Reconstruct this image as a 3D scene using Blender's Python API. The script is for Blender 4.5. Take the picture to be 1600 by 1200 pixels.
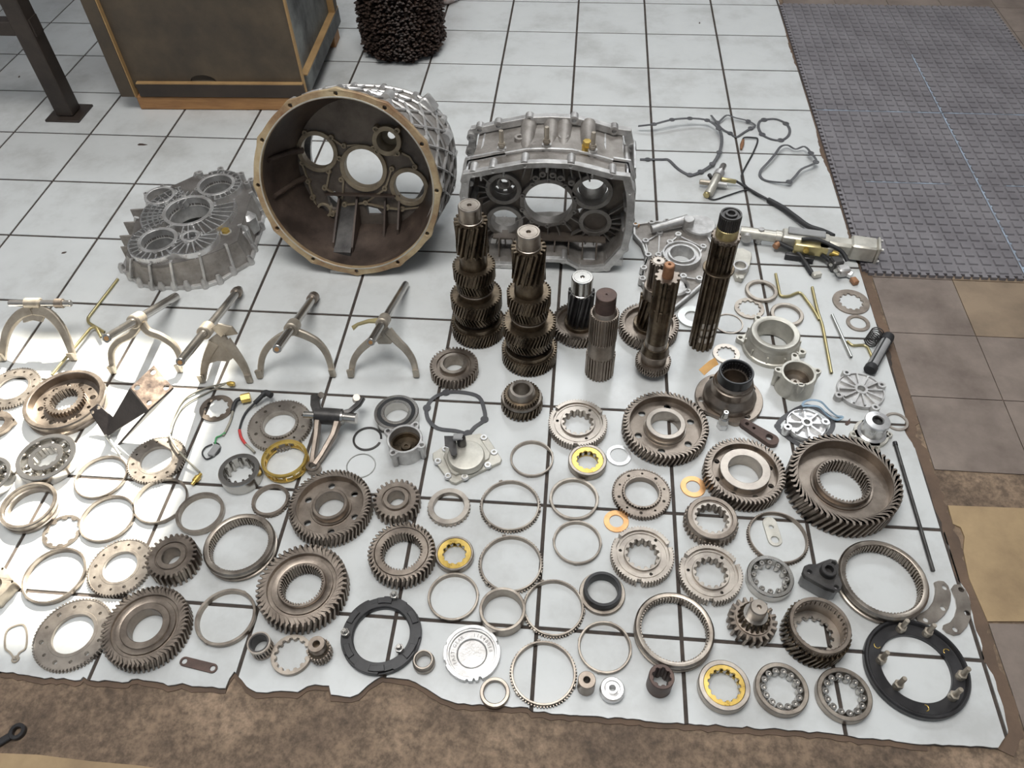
import bpy, math, random
from mathutils import Vector, Matrix, Euler
from mathutils.geometry import tessellate_polygon
random.seed(7)
PI = math.pi; TAU = 2*PI
for o in list(bpy.data.objects): bpy.data.objects.remove(o)
scn = bpy.context.scene
COL = scn.collection

# ---------------------------------------------------------------- camera, world, lights, exposure
TILE = 0.30
FPX = 1216.03
cam_d = bpy.data.cameras.new('camera'); cam = bpy.data.objects.new('camera', cam_d); COL.objects.link(cam)
cam.location = (.1282*TILE, -4.2577*TILE, 5.234*TILE)
cam.rotation_euler = (.7116, .0208, .0851)
cam_d.sensor_width = 36; cam_d.lens = FPX/1600*36; cam_d.clip_start = .02
scn.camera = cam

w = bpy.data.worlds.new('world'); scn.world = w; w.use_nodes = True
bg = w.node_tree.nodes['Background']; bg.inputs[0].default_value = (.80, .90, 1.0, 1); bg.inputs[1].default_value = .34

def light(name, kind, loc, aim, energy, color, **kw):
    d = bpy.data.lights.new(name, kind); d.energy = energy; d.color = color
    for k, v in kw.items(): setattr(d, k, v)
    o = bpy.data.objects.new(name, d); COL.objects.link(o); o.location = loc
    o.rotation_euler = (Vector(aim)-Vector(loc)).to_track_quat('-Z', 'Y').to_euler()
    return o
SUN_EL = math.radians(42)
light('sun', 'SUN', (-1.5, 3.2, 3.2), (-1.5, 3.2-math.cos(SUN_EL), 3.2-math.sin(SUN_EL)), 25, (1.0, .93, .80), angle=math.radians(1.2))
light('daylight_window', 'AREA', (.7, 3.22, 3.5), (.5, 0, 1.6), 105, (.93, .97, 1.0), shape='RECTANGLE', size=2.9, size_y=1.5)
light('overhead_fill', 'AREA', (-.35, -.4, 4.5), (-.35, -.4, 0), 165, (1.0, .985, .96), shape='RECTANGLE', size=2.6, size_y=2.0)  # unseen overhead lamp, added to level the brightness of the floor
vs = scn.view_settings; vs.view_transform = 'Standard'; vs.look = 'None'; vs.gamma = 1; vs.use_curve_mapping = False
vs.exposure = 0.0

# ---------------------------------------------------------------- pixel helpers (1600x1200 frame)
CR = Euler(cam.rotation_euler).to_matrix(); CL = Vector(cam.location)
def ray(x, y): return CR @ Vector(((x-800)/FPX, -(y-600)/FPX, -1))
def P(x, y, z=0.0):
    d = ray(x, y); return CL + d*((z-CL.z)/d.z)
def onplane(x, y, p0, n):
    d = ray(x, y); return CL + d*((Vector(p0)-CL).dot(n)/d.dot(n))
def mpp(v):                                     # metres per pixel at a point
    return -(CR.transposed() @ (Vector(v)-CL)).z/FPX

# ---------------------------------------------------------------- materials
MATS = {}
def mat(name, c1, c2=None, metal=0.0, rough=.5, scale=18., bump=0., bscale=120., c3=None, rvar=.12, spec=.5, stretch=None):
    m = bpy.data.materials.new(name); m.use_nodes = True; nt = m.node_tree; N = nt.nodes; L = nt.links
    b = N['Principled BSDF']; b.inputs['Metallic'].default_value = metal; b.inputs['Roughness'].default_value = rough
    b.inputs['Specular IOR Level'].default_value = spec
    tc = N.new('ShaderNodeTexCoord'); src = tc.outputs['Object']
    if stretch:
        mp = N.new('ShaderNodeMapping'); mp.inputs['Scale'].default_value = stretch; L.new(src, mp.inputs[0]); src = mp.outputs[0]
    c2 = c2 or tuple(v*.75 for v in c1)
    nz = N.new('ShaderNodeTexNoise'); nz.inputs['Scale'].default_value = scale; nz.inputs['Detail'].default_value = 6; nz.inputs['Roughness'].default_value = .65
    L.new(src, nz.inputs['Vector'])
    r = N.new('ShaderNodeValToRGB'); e = r.color_ramp.elements
    e[0].position = .33; e[0].color = (*c2, 1); e[1].position = .67; e[1].color = (*c1, 1)
    if c3: q = e.new(.52); q.color = (*c3, 1)
    L.new(nz.outputs['Fac'], r.inputs[0]); L.new(r.outputs[0], b.inputs['Base Color'])
    mr = N.new('ShaderNodeMapRange'); mr.inputs[3].default_value = max(.05, rough-rvar); mr.inputs[4].default_value = min(1, rough+rvar)
    L.new(nz.outputs['Fac'], mr.inputs[0]); L.new(mr.outputs[0], b.inputs['Roughness'])
    if bump:
        n2 = N.new('ShaderNodeTexNoise'); n2.inputs['Scale'].default_value = bscale; n2.inputs['Detail'].default_value = 4
        L.new(src, n2.inputs['Vector'])
        bp = N.new('ShaderNodeBump'); bp.inputs['Strength'].default_value = bump; bp.inputs['Distance'].default_value = .002
        L.new(n2.outputs['Fac'], bp.inputs['Height']); L.new(bp.outputs[0], b.inputs['Normal'])
    MATS[name] = m; return m
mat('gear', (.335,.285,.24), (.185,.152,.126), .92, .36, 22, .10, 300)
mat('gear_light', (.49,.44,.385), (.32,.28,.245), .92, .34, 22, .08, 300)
mat('oily', (.21,.163,.113), (.06,.046,.033), .9, .30, 26, .10, 200)
mat('polished', (.58,.56,.53), (.47,.45,.42), .97, .22, 14, rvar=.05)
mat('ring_steel', (.43,.38,.325), (.235,.20,.17), .92, .33, 26, .05, 250)
mat('dark_steel', (.10,.095,.09), (.045,.042,.042), .6, .38, 22, .1, 200)
mat('black_paint', (.035,.034,.036), (.016,.015,.016), .1, .34, 20, .05, 200)
mat('black_rubber', (.03,.03,.032), (.014,.014,.015), 0, .55, 30)
mat('alu', (.66,.65,.63), (.36,.345,.33), .7, .42, 20, .25, 260, c3=(.52,.51,.50))
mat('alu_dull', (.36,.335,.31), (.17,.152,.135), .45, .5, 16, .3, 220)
mat('alu_recess_shade', (.20,.187,.175), (.11,.10,.092), .4, .5, 16, .3, 220)  # alloy darkened so the recess between ribs carries its shade in the colour
mat('alu_mach', (.80,.80,.80), (.60,.59,.58), .8, .3, 30, .05, 300)
mat('alu_cream', (.62,.595,.53), (.43,.41,.36), .62, .42, 20, .15, 260)
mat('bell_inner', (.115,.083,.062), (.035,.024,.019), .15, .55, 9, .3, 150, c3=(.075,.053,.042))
mat('bell_flange', (.56,.47,.31), (.20,.095,.045), .25, .5, 7, .25, 200, c3=(.42,.32,.19))
mat('bell_face', (.42,.35,.245), (.22,.17,.115), .35, .45, 14, .2, 200)
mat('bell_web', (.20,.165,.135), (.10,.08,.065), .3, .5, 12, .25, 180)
mat('fork_metal', (.46,.41,.34), (.29,.25,.20), .6, .42, 20, .15, 250)
mat('brass', (.78,.56,.17), (.55,.37,.09), .85, .3, 25, .05, 200)
mat('copper', (.80,.46,.22), (.62,.33,.14), .85, .34, 25)
mat('zinc', (.56,.46,.22), (.38,.34,.20), .8, .32, 12)
mat('silver_tube', (.56,.57,.55), (.42,.42,.40), .8, .32, 15)
mat('gasket', (.10,.10,.105), (.055,.055,.06), .1, .5, 25)
mat('gasket_blue', (.30,.42,.52), (.18,.25,.33), .1, .4, 25)
mat('rust_brown', (.13,.085,.07), (.07,.048,.042), .5, .5, 25, .15, 200)
mat('rust_bright', (.42,.22,.12), (.25,.12,.06), .5, .5, 40, .15, 200)
mat('wire_grey', (.33,.31,.25), (.2,.19,.16), 0, .5, 20)
mat('wire_red', (.6,.06,.05), (.45,.04,.04), 0, .45, 20)
mat('wire_green', (.06,.35,.12), (.04,.25,.08), 0, .45, 20)
mat('plastic_grey', (.32,.32,.32), (.24,.24,.24), 0, .5, 20)
mat('bracket_paint', (.06,.05,.048), (.03,.026,.025), .3, .42, 14, .2, 200)
mat('bracket_worn', (.46,.37,.29), (.05,.04,.04), .5, .42, 26, .2, 200, c3=(.25,.19,.15))
mat('crate_paint', (.105,.078,.05), (.05,.038,.027), 0, .6, 5, .2, 90, c3=(.078,.058,.038))
mat('crate_rail', (.05,.035,.025), (.025,.018,.014), 0, .6, 5, .2, 90)
mat('crate_side', (.20,.21,.20), (.045,.045,.045), 0, .6, 7, .2, 90)
mat('crate_edge', (.42,.27,.12), (.30,.18,.075), 0, .6, 10, .2, 90)
mat('bare_wood', (.42,.22,.085), (.27,.13,.05), 0, .6, 8, .3, 60, stretch=(1, 8, 8))
mat('bench_paint', (.055,.042,.034), (.028,.021,.018), .2, .45, 10, .1, 100)
mat('bristle', (.055,.030,.020), (.018,.011,.008), 0, .6, 40)
mat('tile_side', (.5,.47,.42), None, 0, .6)
mt_ = mat('tile', (.61,.625,.622), (.475,.48,.472), 0, .24, 4.5, .04, 60, c3=(.585,.60,.597), rvar=.07)
_n = mt_.node_tree; _tc = [q for q in _n.nodes if q.type == 'TEX_COORD'][0]; _oi = _n.nodes.new('ShaderNodeObjectInfo'); _va = _n.nodes.new('ShaderNodeVectorMath'); _va.operation = 'MULTIPLY_ADD'
_va.inputs[1].default_value = (37, 53, 11); _n.links.new(_oi.outputs['Random'], _va.inputs[0]); _n.links.new(_tc.outputs['Object'], _va.inputs[2])
for _q in [q for q in _n.nodes if q.type == 'TEX_NOISE']: _n.links.new(_va.outputs[0], _q.inputs['Vector'])
mat('grout', (.075,.058,.047), (.028,.022,.019), 0, .85, 30, .3, 120)
m_ = mat('concrete', (.25,.178,.122), (.09,.061,.041), 0, .8, 4, .8, 70, c3=(.165,.115,.077))
_n = m_.node_tree; _bs = _n.nodes['Principled BSDF']; _lk = _bs.inputs['Base Color'].links[0]; _src = _lk.from_socket
_mx = _n.nodes.new('ShaderNodeMix'); _mx.data_type = 'RGBA'; _mx.blend_type = 'OVERLAY'; _mx.inputs['Factor'].default_value = .42
_f = _n.nodes.new('ShaderNodeTexNoise'); _f.inputs['Scale'].default_value = 55; _f.inputs['Detail'].default_value = 5; _f.inputs['Roughness'].default_value = .7
_r = _n.nodes.new('ShaderNodeValToRGB'); _r.color_ramp.elements[0].position = .36; _r.color_ramp.elements[1].position = .64
_tc = [q for q in _n.nodes if q.type == 'TEX_COORD'][0]; _n.links.new(_tc.outputs['Object'], _f.inputs['Vector']); _n.links.new(_f.outputs['Fac'], _r.inputs[0])
_n.links.new(_src, _mx.inputs[6]); _n.links.new(_r.outputs[0], _mx.inputs[7]); _n.links.new(_mx.outputs[2], _bs.inputs['Base Color'])
mat('mortar', (.16,.105,.07), (.09,.06,.042), 0, .8, 9, .5, 70)
mat('vinyl', (.235,.19,.16), (.13,.10,.083), 0, .55, 7, .15, 60, c3=(.19,.152,.128))
mat('vinyl_brown', (.27,.20,.135), (.17,.125,.085), 0, .55, 7, .15, 60)
mat('vinyl_yellow', (.40,.285,.155), (.24,.165,.09), 0, .6, 6, .15, 60)
mat('mat_rubber', (.215,.205,.215), (.135,.126,.135), 0, .42, 5, .15, 80, c3=(.18,.17,.18))
mat('mat_chalk', (.36,.45,.56), (.14,.15,.17), 0, .7, 30, .1, 80)
mat('wall_paint', (.40,.40,.41), (.34,.34,.35), 0, .8, 2)
mat('roof_sheet', (.50,.49,.47), (.42,.41,.40), 0, .8, 2)
mat('opaque_pane', (.85,.88,.9), (.82,.85,.87), 0, .6, 2)
mat('orange_strap', (.75,.42,.12), (.55,.28,.07), 0, .5, 20)
mat('white_cloth', (.75,.72,.70), (.45,.25,.2), 0, .7, 25)
mat('seal_black', (.02,.02,.022), (.012,.012,.012), 0, .35, 20)
mat('ink', (.28,.27,.26), None, .6, .5)
gm = bpy.data.materials.new('window_glass'); gm.use_nodes = True
_b = gm.node_tree.nodes['Principled BSDF']; _b.inputs['Base Color'].default_value = (.95,.97,.97,1); _b.inputs['Roughness'].default_value = .0; _b.inputs['Transmission Weight'].default_value = 1; _b.inputs['IOR'].default_value = 1.0
MATS['window_glass'] = gm

# ---------------------------------------------------------------- mesh builder
def circ(r, n=32, c=(0, 0), a0=0.0): return [(c[0]+r*math.cos(a0+TAU*i/n), c[1]+r*math.sin(a0+TAU*i/n)) for i in range(n)]
def teeth(R, dep, N, fr=(0., .36, .5, .86), a0=0.0):       # trapezoid teeth, R = tip radius
    o = []
    for i in range(N):
        for k, f in enumerate(fr): o.append((R-dep if k < len(fr)//2 else R, a0+TAU*(i+f)/N))
    return [(r*math.cos(a), r*math.sin(a)) for r, a in o]
def spl(R, dep, N, a0=0.0):                                # internal splines, R = large radius
    return teeth(R, dep, N, (0., .15, .3, .7, .85, .97) if False else (0., .34, .5, .84), a0)
def area2(p): return sum(p[i-1][0]*p[i][1]-p[i][0]*p[i-1][1] for i in range(len(p)))
def offset(p, d):                                          # offset of a loop along its outward normal (for ccw)
    n = len(p); o = []
    for i in range(n):
        a, b, c = p[i-1], p[i], p[(i+1) % n]
        e1 = (b[0]-a[0], b[1]-a[1]); e2 = (c[0]-b[0], c[1]-b[1])
        l1 = math.hypot(*e1) or 1e-9; l2 = math.hypot(*e2) or 1e-9
        nx = e1[1]/l1+e2[1]/l2; ny = -e1[0]/l1-e2[0]/l2; l = math.hypot(nx, ny) or 1e-9
        k = d/max(.35, l/2)
        o.append((b[0]+nx/l*k, b[1]+ny/l*k))
    return o
class MB:
    def __init__(s): s.v = []; s.f = []; s.M = None; s.marks = [(0, 0)]
    def cut(s): s.marks.append((len(s.v), len(s.f))); return s
    def _a(s, vs):
        b = len(s.v); s.v += [tuple(s.M @ Vector(q)) for q in vs] if s.M else [tuple(q) for q in vs]; return b
    def lathe(s, prof, n=40, closed=True, c=(0, 0, 0)):
        m = len(prof); b = s._a([(c[0]+r*math.cos(TAU*i/n), c[1]+r*math.sin(TAU*i/n), c[2]+z) for i in range(n) for r, z in prof])
        for i in range(n):
            j = (i+1) % n
            for k in range(m if closed else m-1):
                l = (k+1) % m
                if prof[k][0] < 1e-6 and prof[l][0] < 1e-6: continue
                s.f.append((b+i*m+k, b+j*m+k, b+j*m+l, b+i*m+l))
        return s
    def solid(s, prof, n=32, c=(0, 0, 0)):                 # prof from bottom to top (r,z): capped stack
        return s.lathe([(0, prof[0][1])]+list(prof)+[(0, prof[-1][1])], n, False, c)
    def loft(s, loops, cap0=True, cap1=True):              # loops of equal count, 3-D points
        n = len(loops[0]); b = s._a([q for L in loops for q in L])
        for k in range(len(loops)-1):
            for i in range(n):
                j = (i+1) % n; s.f.append((b+k*n+i, b+k*n+j, b+(k+1)*n+j, b+(k+1)*n+i))
        for flag, k, rev in ((cap0, 0, True), (cap1, len(loops)-1, False)):
            if flag:
                tr = tessellate_polygon([[Vector((q[0], q[1], 0)) for q in loops[k]]]) if n > 4 and s.flat(loops[k]) else None
                if tr:
                    for t in tr: s.f.append(tuple(b+k*n+i for i in t))
                else: s.f.append(tuple(b+k*n+i for i in (range(n-1, -1, -1) if rev else range(n))))
        return s
    def flat(s, L): return max(q[2] for q in L)-min(q[2] for q in L) < 1e-6
    def plate(s, out, holes=(), z0=0, z1=.01, ch=0, tw=0, deep=None):
        if area2(out) < 0: out = out[::-1]
        holes = [h[::-1] if area2(h) > 0 else h for h in holes]
        lev = [(z0, ch), (z0+ch, 0), (z1-ch, 0), (z1, ch)] if ch else [(z0, 0), (z1, 0)]
        base = len(s.v); loops = [out]+list(holes); nt = sum(map(len, loops))
        for z, c in lev:
            a = tw*(z-z0)/(z1-z0) if tw else 0; ca, sa = math.cos(a), math.sin(a)
            for L in loops:
                q = offset(L, -c) if c else L
                s._a([(x*ca-y*sa, x*sa+y*ca, z) for x, y in q])
        st = 0
        for L in loops:
            n = len(L)
            for k in range(len(lev)-1):
                for i in range(n):
                    j = (i+1) % n; A = base+k*nt+st; B = A+nt
                    s.f.append((A+i, A+j, B+j, B+i))
            st += n
        tr = tessellate_polygon([[Vector((x, y, 0)) for x, y in L] for L in loops])
        top = base+(len(lev)-1)*nt
        for t in tr: s.f.append(tuple(top+i for i in t)); s.f.append(tuple(base+i for i in reversed(t)))
        return s
    def annulus(s, out, inn, z0, z1, ch=0, tw=0):           # both loops star-shaped about the origin, ccw
        base = len(s.v); lev = [(z0, ch), (z0+ch, 0), (z1-ch, 0), (z1, ch)] if ch else [(z0, 0), (z1, 0)]
        no, ni = len(out), len(inn); nt = no+ni
        for z, c in lev:
            a = tw*(z-z0)/(z1-z0) if tw else 0; ca, sa = math.cos(a), math.sin(a)
            rot = lambda p: (p[0]*ca-p[1]*sa, p[0]*sa+p[1]*ca, z)
            s._a([rot(p) for p in (offset(out, -c) if c else out)])
            s._a([(p[0]*(1+c/max(1e-6, math.hypot(*p))), p[1]*(1+c/max(1e-6, math.hypot(*p))), z) for p in inn])
        for k in range(len(lev)-1):
            A = base+k*nt; B = A+nt
            for i in range(no): j = (i+1) % no; s.f.append((A+i, A+j, B+j, B+i))
            for i in range(ni): j = (i+1) % ni; s.f.append((A+no+j, A+no+i, B+no+i, B+no+j))
        ao = [math.atan2(p[1], p[0]) % TAU for p in out]; ai = [math.atan2(p[1], p[0]) % TAU for p in inn]
        for k, flip in ((len(lev)-1, False), (0, True)):
            A = base+k*nt; io, ii = ao.index(min(ao)), ai.index(min(ai)); uo = ui = 0
            while uo < no or ui < ni:
                po = ao[(io+1) % no]+(TAU if uo+1 >= no else 0) if uo < no else 1e9
                pi_ = ai[(ii+1) % ni]+(TAU if ui+1 >= ni else 0) if ui < ni else 1e9
                if po <= pi_: t = (A+io, A+(io+1) % no, A+no+ii); io = (io+1) % no; uo += 1
                else: t = (A+io, A+no+(ii+1) % ni, A+no+ii); ii = (ii+1) % ni; ui += 1
                s.f.append(t[::-1] if flip else t)
        return s
    def tube(s, path, r, n=10, caps=True, sx=1.0):
        path = [Vector(q) for q in path]; m = len(path); rs = r if isinstance(r, (list, tuple)) else [r]*m
        loops = []; up = None
        for i, q in enumerate(path):
            t = (path[min(i+1, m-1)]-path[max(i-1, 0)]).normalized()
            if up is None: up = (Vector((0, 0, 1)) if abs(t.z) < .9 else Vector((1, 0, 0)))
            a = (up-t*up.dot(t)).normalized(); bb = t.cross(a); up = a
            loops.append([q+(a*math.cos(TAU*k/n)+bb*math.sin(TAU*k/n)*sx)*rs[i] for k in range(n)])
        b = s._a([q for L in loops for q in L])
        for k in range(m-1):
            for i in range(n): j = (i+1) % n; s.f.append((b+k*n+i, b+k*n+j, b+(k+1)*n+j, b+(k+1)*n+i))
        if caps: s.f.append(tuple(b+i for i in range(n-1, -1, -1))); s.f.append(tuple(b+(m-1)*n+i for i in range(n)))
        return s
    def cyl(s, a, b, r0, r1=None, n=16): return s.tube([a, b], [r0, r0 if r1 is None else r1], n)
    def strip(s, path, wid, th, nrm):                      # rectangular section along a path; nrm = thickness direction
        path = [Vector(q) for q in path]; m = len(path); nrm = Vector(nrm).normalized(); loops = []
        for i, q in enumerate(path):
            t = (path[min(i+1, m-1)]-path[max(i-1, 0)]).normalized(); a = t.cross(nrm).normalized()
            wv = (wid[i] if isinstance(wid, (list, tuple)) else wid)/2; h = (th[i] if isinstance(th, (list, tuple)) else th)/2
            c = min(wv, h)*.35
            loops.append([q+a*x+nrm*y for x, y in ((-wv+c,-h),(wv-c,-h),(wv,-h+c),(wv,h-c),(wv-c,h),(-wv+c,h),(-wv,h-c),(-wv,-h+c))])
        b = s._a([q for L in loops for q in L]); n = 8
        for k in range(m-1):
            for i in range(n): j = (i+1) % n; s.f.append((b+k*n+i, b+k*n+j, b+(k+1)*n+j, b+(k+1)*n+i))
        s.f.append(tuple(b+i for i in range(n-1, -1, -1))); s.f.append(tuple(b+(m-1)*n+i for i in range(n)))
        return s
    def box(s, c, d, R=None, ch=0.0):
        x, y, z = (q/2 for q in d); c = Vector(c); R = R or Matrix.Identity(3)
        if ch:
            L = lambda k, zz: [c+R @ Vector((a, b_, zz)) for a, b_ in ((-x+k,-y),(x-k,-y),(x,-y+k),(x,y-k),(x-k,y),(-x+k,y),(-x,y-k),(-x,-y+k))]
            Li = lambda zz: [c+R @ Vector((a*(1-ch/x), b_*(1-ch/y), zz)) for a, b_ in ((-x+ch,-y),(x-ch,-y),(x,-y+ch),(x,y-ch),(x-ch,y),(-x+ch,y),(-x,y-ch),(-x,-y+ch))]
            b = s._a(Li(-z)+L(ch, -z+ch)+L(ch, z-ch)+Li(z))
            for k in range(3):
                for i in range(8): j = (i+1) % 8; s.f.append((b+k*8+i, b+k*8+j, b+(k+1)*8+j, b+(k+1)*8+i))
            s.f.append(tuple(b+i for i in range(7, -1, -1))); s.f.append(tuple(b+24+i for i in range(8)))
            return s
        b = s._a([c+R @ Vector((a*x, b_*y, e*z)) for e in (-1, 1) for a, b_ in ((-1,-1),(1,-1),(1,1),(-1,1))])
        s.f += [tuple(b+i for i in f) for f in ((3,2,1,0),(4,5,6,7),(0,1,5,4),(1,2,6,5),(2,3,7,6),(3,0,4,7))]
        return s
    def rib(s, pts, w, z0, z1):                             # upright strips along a 2-D polyline
        for a, b in zip(pts, pts[1:]):
            d = Vector((b[0]-a[0], b[1]-a[1], 0)); l = d.length
            if l < 1e-6: continue
            R = Matrix.Rotation(math.atan2(d.y, d.x), 3, 'Z')
            s.box(((a[0]+b[0])/2, (a[1]+b[1])/2, (z0+z1)/2), (l+w*.5, w, z1-z0), R)
        return s
    def mesh(s, name, m, ang=32):
        me = bpy.data.meshes.new(name); me.from_pydata(s.v, [], s.f); me.materials.append(MATS[m] if isinstance(m, str) else m)
        import bmesh
        bm = bmesh.new(); bm.from_mesh(me); bmesh.ops.recalc_face_normals(bm, faces=bm.faces); bm.to_mesh(me); bm.free()
        me.polygons.foreach_set('use_smooth', [True]*len(me.polygons)); me.set_sharp_from_angle(angle=math.radians(ang)); me.update()
        return me
def thing(name, label, cat, loc=(0, 0, 0), rz=0.0, group=None, rot=None):
    o = bpy.data.objects.new(name, None); COL.objects.link(o); o.location = loc
    o.rotation_euler = rot.to_euler() if rot else (0, 0, rz)
    o.empty_display_size = .02; o['label'] = label; o['category'] = cat
    if group: o['group'] = group
    return o
def part(T, name, mb, m, loc=None, rz=None, label=None, ang=32, stuff=False):
    if isinstance(mb, MB) and len(mb.marks) > 1:           # a loop of pieces: one object each
        mk = mb.marks+([(len(mb.v), len(mb.f))] if mb.marks[-1][0] < len(mb.v) else [])
        for (v0, f0), (v1, f1) in zip(mk, mk[1:]):
            q = MB(); q.v = mb.v[v0:v1]; q.f = [tuple(i-v0 for i in f) for f in mb.f[f0:f1]]; part(T, name, q, m, loc, rz, label, ang)
        return None
    o = bpy.data.objects.new(name, mb.mesh(name, m, ang) if isinstance(mb, MB) else mb); COL.objects.link(o); o.parent = T
    if loc is not None: o.location = loc
    if rz is not None: o.rotation_euler = (0, 0, rz) if not isinstance(rz, Matrix) else rz.to_euler()
    if label: o['label'] = label
    if stuff: o['kind'] = 'stuff'
    return o
def single(name, mb, m, label, cat, loc=(0, 0, 0), rz=0.0, group=None, ang=32):
    o = bpy.data.objects.new(name, mb.mesh(name, m, ang)); COL.objects.link(o); o.location = loc; o.rotation_euler = (0, 0, rz)
    o['label'] = label; o['category'] = cat
    if group: o['group'] = group
    return o
def struct(name, mb, m, label=None, cat=None, parent=None):
    o = bpy.data.objects.new(name, mb.mesh(name, m)); COL.objects.link(o)
    if parent: o.parent = parent
    else:
        o['kind'] = 'structure'
        if label: o['label'] = label
        if cat: o['category'] = cat
    return o

# ---------------------------------------------------------------- setting
px = lambda L, z=0.0: [tuple(P(x, y, z)[:2]) for x, y in L]
EDGE = [(0,1049),(20,1050),(62,1058),(125,1062),(130,1057),(137,1062),(200,1065),(205,1061),(215,1060),(255,1067),(262,1071),(285,1067),(300,1072),(352,1075),(358,1060),
 (366,1049),(385,1072),(400,1081),(417,1082),(440,1079),(465,1081),(480,1072),(492,1069),(514,1071),(517,1085),(547,1089),(560,1084),(575,1070),(596,1056),(600,1058),(625,1060),(650,1066),(675,1081),(700,1094),(715,1099),
 (762,1102),(800,1105),(825,1105),(831,1111),(900,1117),(1000,1124),(1070,1131),(1076,1130),(1200,1138),(1320,1148),(1331,1150),(1400,1158),(1450,1163),(1560,1168),(1566,1158),(1575,1146),
 (1575,1140),(1570,1115),(1563,1090),(1556,1065),(1545,1045),(1537,1030),(1535,1010),(1525,985),(1520,960),(1516,940),(1508,920),(1497,905),(1490,890),(1485,860),(1475,835),(1472,815),(1460,790),(1455,770),(1447,745),(1440,725),(1433,705),(1420,685),(1413,672),(1416,655),(1413,635),(1405,610),(1400,590),(1394,572),(1392,550),(1383,535),(1378,518),(1368,500),(1362,480),(1357,460),(1350,440),(1344,420),(1335,400),(1328,380),(1322,350),(1315,325),(1306,295),(1292,262),(1282,240),(1275,200),(1267,175),(1257,140),(1251,115),(1242,100),(1232,70),(1225,37),(1220,15),(1216,0)]
def jag(L):
    o = []
    for a, b in zip(L, L[1:]):
        d = math.hypot(b[0]-a[0], b[1]-a[1]); n = max(1, int(d/.012)); o.append(a)
        for i in range(1, n):
            t = i/n; o.append((a[0]+(b[0]-a[0])*t+random.uniform(-.0022, .0022), a[1]+(b[1]-a[1])*t+random.uniform(-.0022, .0022)))
    return o+[L[-1]]
e0 = jag(px(EDGE))
REG = [(-3.1, e0[0][1])]+e0+[(.93, 3.15), (-3.1, 3.15)]
floor_mb = MB().box((.3, 0, -.06), (7.2, 7.4, .1))
floor = struct('floor', floor_mb, 'concrete', 'rough brown concrete floor under white tiles')
floor['category'] = 'floor'
grout = struct('grout', MB().plate(REG, (), -.0098, -.0028), 'grout', parent=floor)
def clip(poly, x0, x1, y0, y1):
    for ax, lim, sg in ((0, x0, 1), (0, x1, -1), (1, y0, 1), (1, y1, -1)):
        out = []
        for i in range(len(poly)):
            a, b = poly[i-1], poly[i]; ia, ib = (a[ax]-lim)*sg >= 0, (b[ax]-lim)*sg >= 0
            if ia != ib:
                t = (lim-a[ax])/(b[ax]-a[ax]); q = [a[0]+(b[0]-a[0])*t, a[1]+(b[1]-a[1])*t]; q[ax] = lim; out.append(tuple(q))
            if ib: out.append(b)
        poly = out
        if not poly: return []
    return poly
full = None
for ci in range(-11, 5):
    for ri in range(-4, 11):
        x0, y0 = ci*TILE, ri*TILE; g = .0042
        cx, cy = x0+TILE/2, y0+TILE/2
        c = clip(REG, x0+g-cx+cx, x0+TILE-g, y0+g, y0+TILE-g)
        c2 = []
        for q in c:
            if not c2 or math.hypot(q[0]-c2[-1][0], q[1]-c2[-1][1]) > 4e-4: c2.append(q)
        if len(c2) < 3 or abs(area2(c2)) < 2*.0006: continue
        loc = [(q[0]-cx, q[1]-cy) for q in c2]
        if len(c2) <= 5 and abs(abs(area2(c2))/2-(TILE-2*g)**2) < 1e-5:
            if full is None: full = MB().plate([(-TILE/2+g,-TILE/2+g),(TILE/2-g,-TILE/2+g),(TILE/2-g,TILE/2-g),(-TILE/2+g,TILE/2-g)], (), -.0095, 0, .0007).mesh('tile', 'tile')
            me = full
        else: me = MB().plate(loc, (), -.0095, 0).mesh('tile', 'tile')
        o = bpy.data.objects.new('tile', me); COL.objects.link(o); o.parent = floor; o.location = (cx, cy, random.uniform(-.0003, 0))
# mortar strips along the tile edge
def outer(L, d):
    o = []
    for i, q in enumerate(L):
        a, b = L[max(0, i-6)], L[min(len(L)-1, i+6)]; t = Vector((b[0]-a[0], b[1]-a[1])).normalized(); r_ = random.uniform(.8, 1.2)*d
        o.append((q[0]+t.y*r_, q[1]-t.x*r_))
    return o
ic = max(range(len(e0)), key=lambda i: e0[i][0]-e0[i][1])
for A_, d_ in ((e0[:ic], .009), (e0[ic:], .030)):
    for k in range(0, len(A_)-12, 11):
        q_ = A_[max(0, k-1):k+13]; struct('mortar_strip', MB().loft([[(x, y, -.0099), (u, v, -.0099), (u, v, -.0078), (x, y, -.0062)] for (x, y), (u, v) in zip(q_, outer(q_, d_))]), 'mortar', parent=floor)
# vinyl squares on the right, laid on the concrete
FZ = -.010
def slab(poly, m, h=.003):
    struct('floor_square', MB().plate(poly, (), FZ, FZ+h), m, parent=floor)
def rect(x0, x1, y0, y1, g=.0012): return [(x0+g, y0+g), (x1-g, y0+g), (x1-g, y1-g), (x0+g, y1-g)]
for i in range(-1, 7):
    for j in range(-5, 11):
        x0, y0 = .93+.232*i, .337+.2325*j
        if i < 0: continue
        if y0 < -.45: continue
        if i <= 1 and -.36 < y0 < -.2 or (i <= 1 and -.6 < y0 < -.36): continue
        r = random.random(); slab(rect(x0, x0+.232, y0, y0+.2325), 'vinyl_brown' if (i in (1, 2) and j in (0, 1)) or r < .12 else 'vinyl')
slab(px([(1480,791),(1640,797),(1650,972),(1542,972),(1528,940),(1513,905),(1504,862),(1506,840),(1500,825),(1488,820)], FZ), 'vinyl_yellow', .004)
slab(px([(1544,975),(1720,978),(1800,1230),(1640,1240),(1612,1180),(1580,1080)], FZ), 'vinyl', .003)
slab(px([(-40,1176),(60,1180),(140,1190),(220,1197),(330,1215),(330,1320),(-60,1320)], FZ), 'vinyl_yellow', .004)
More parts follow.
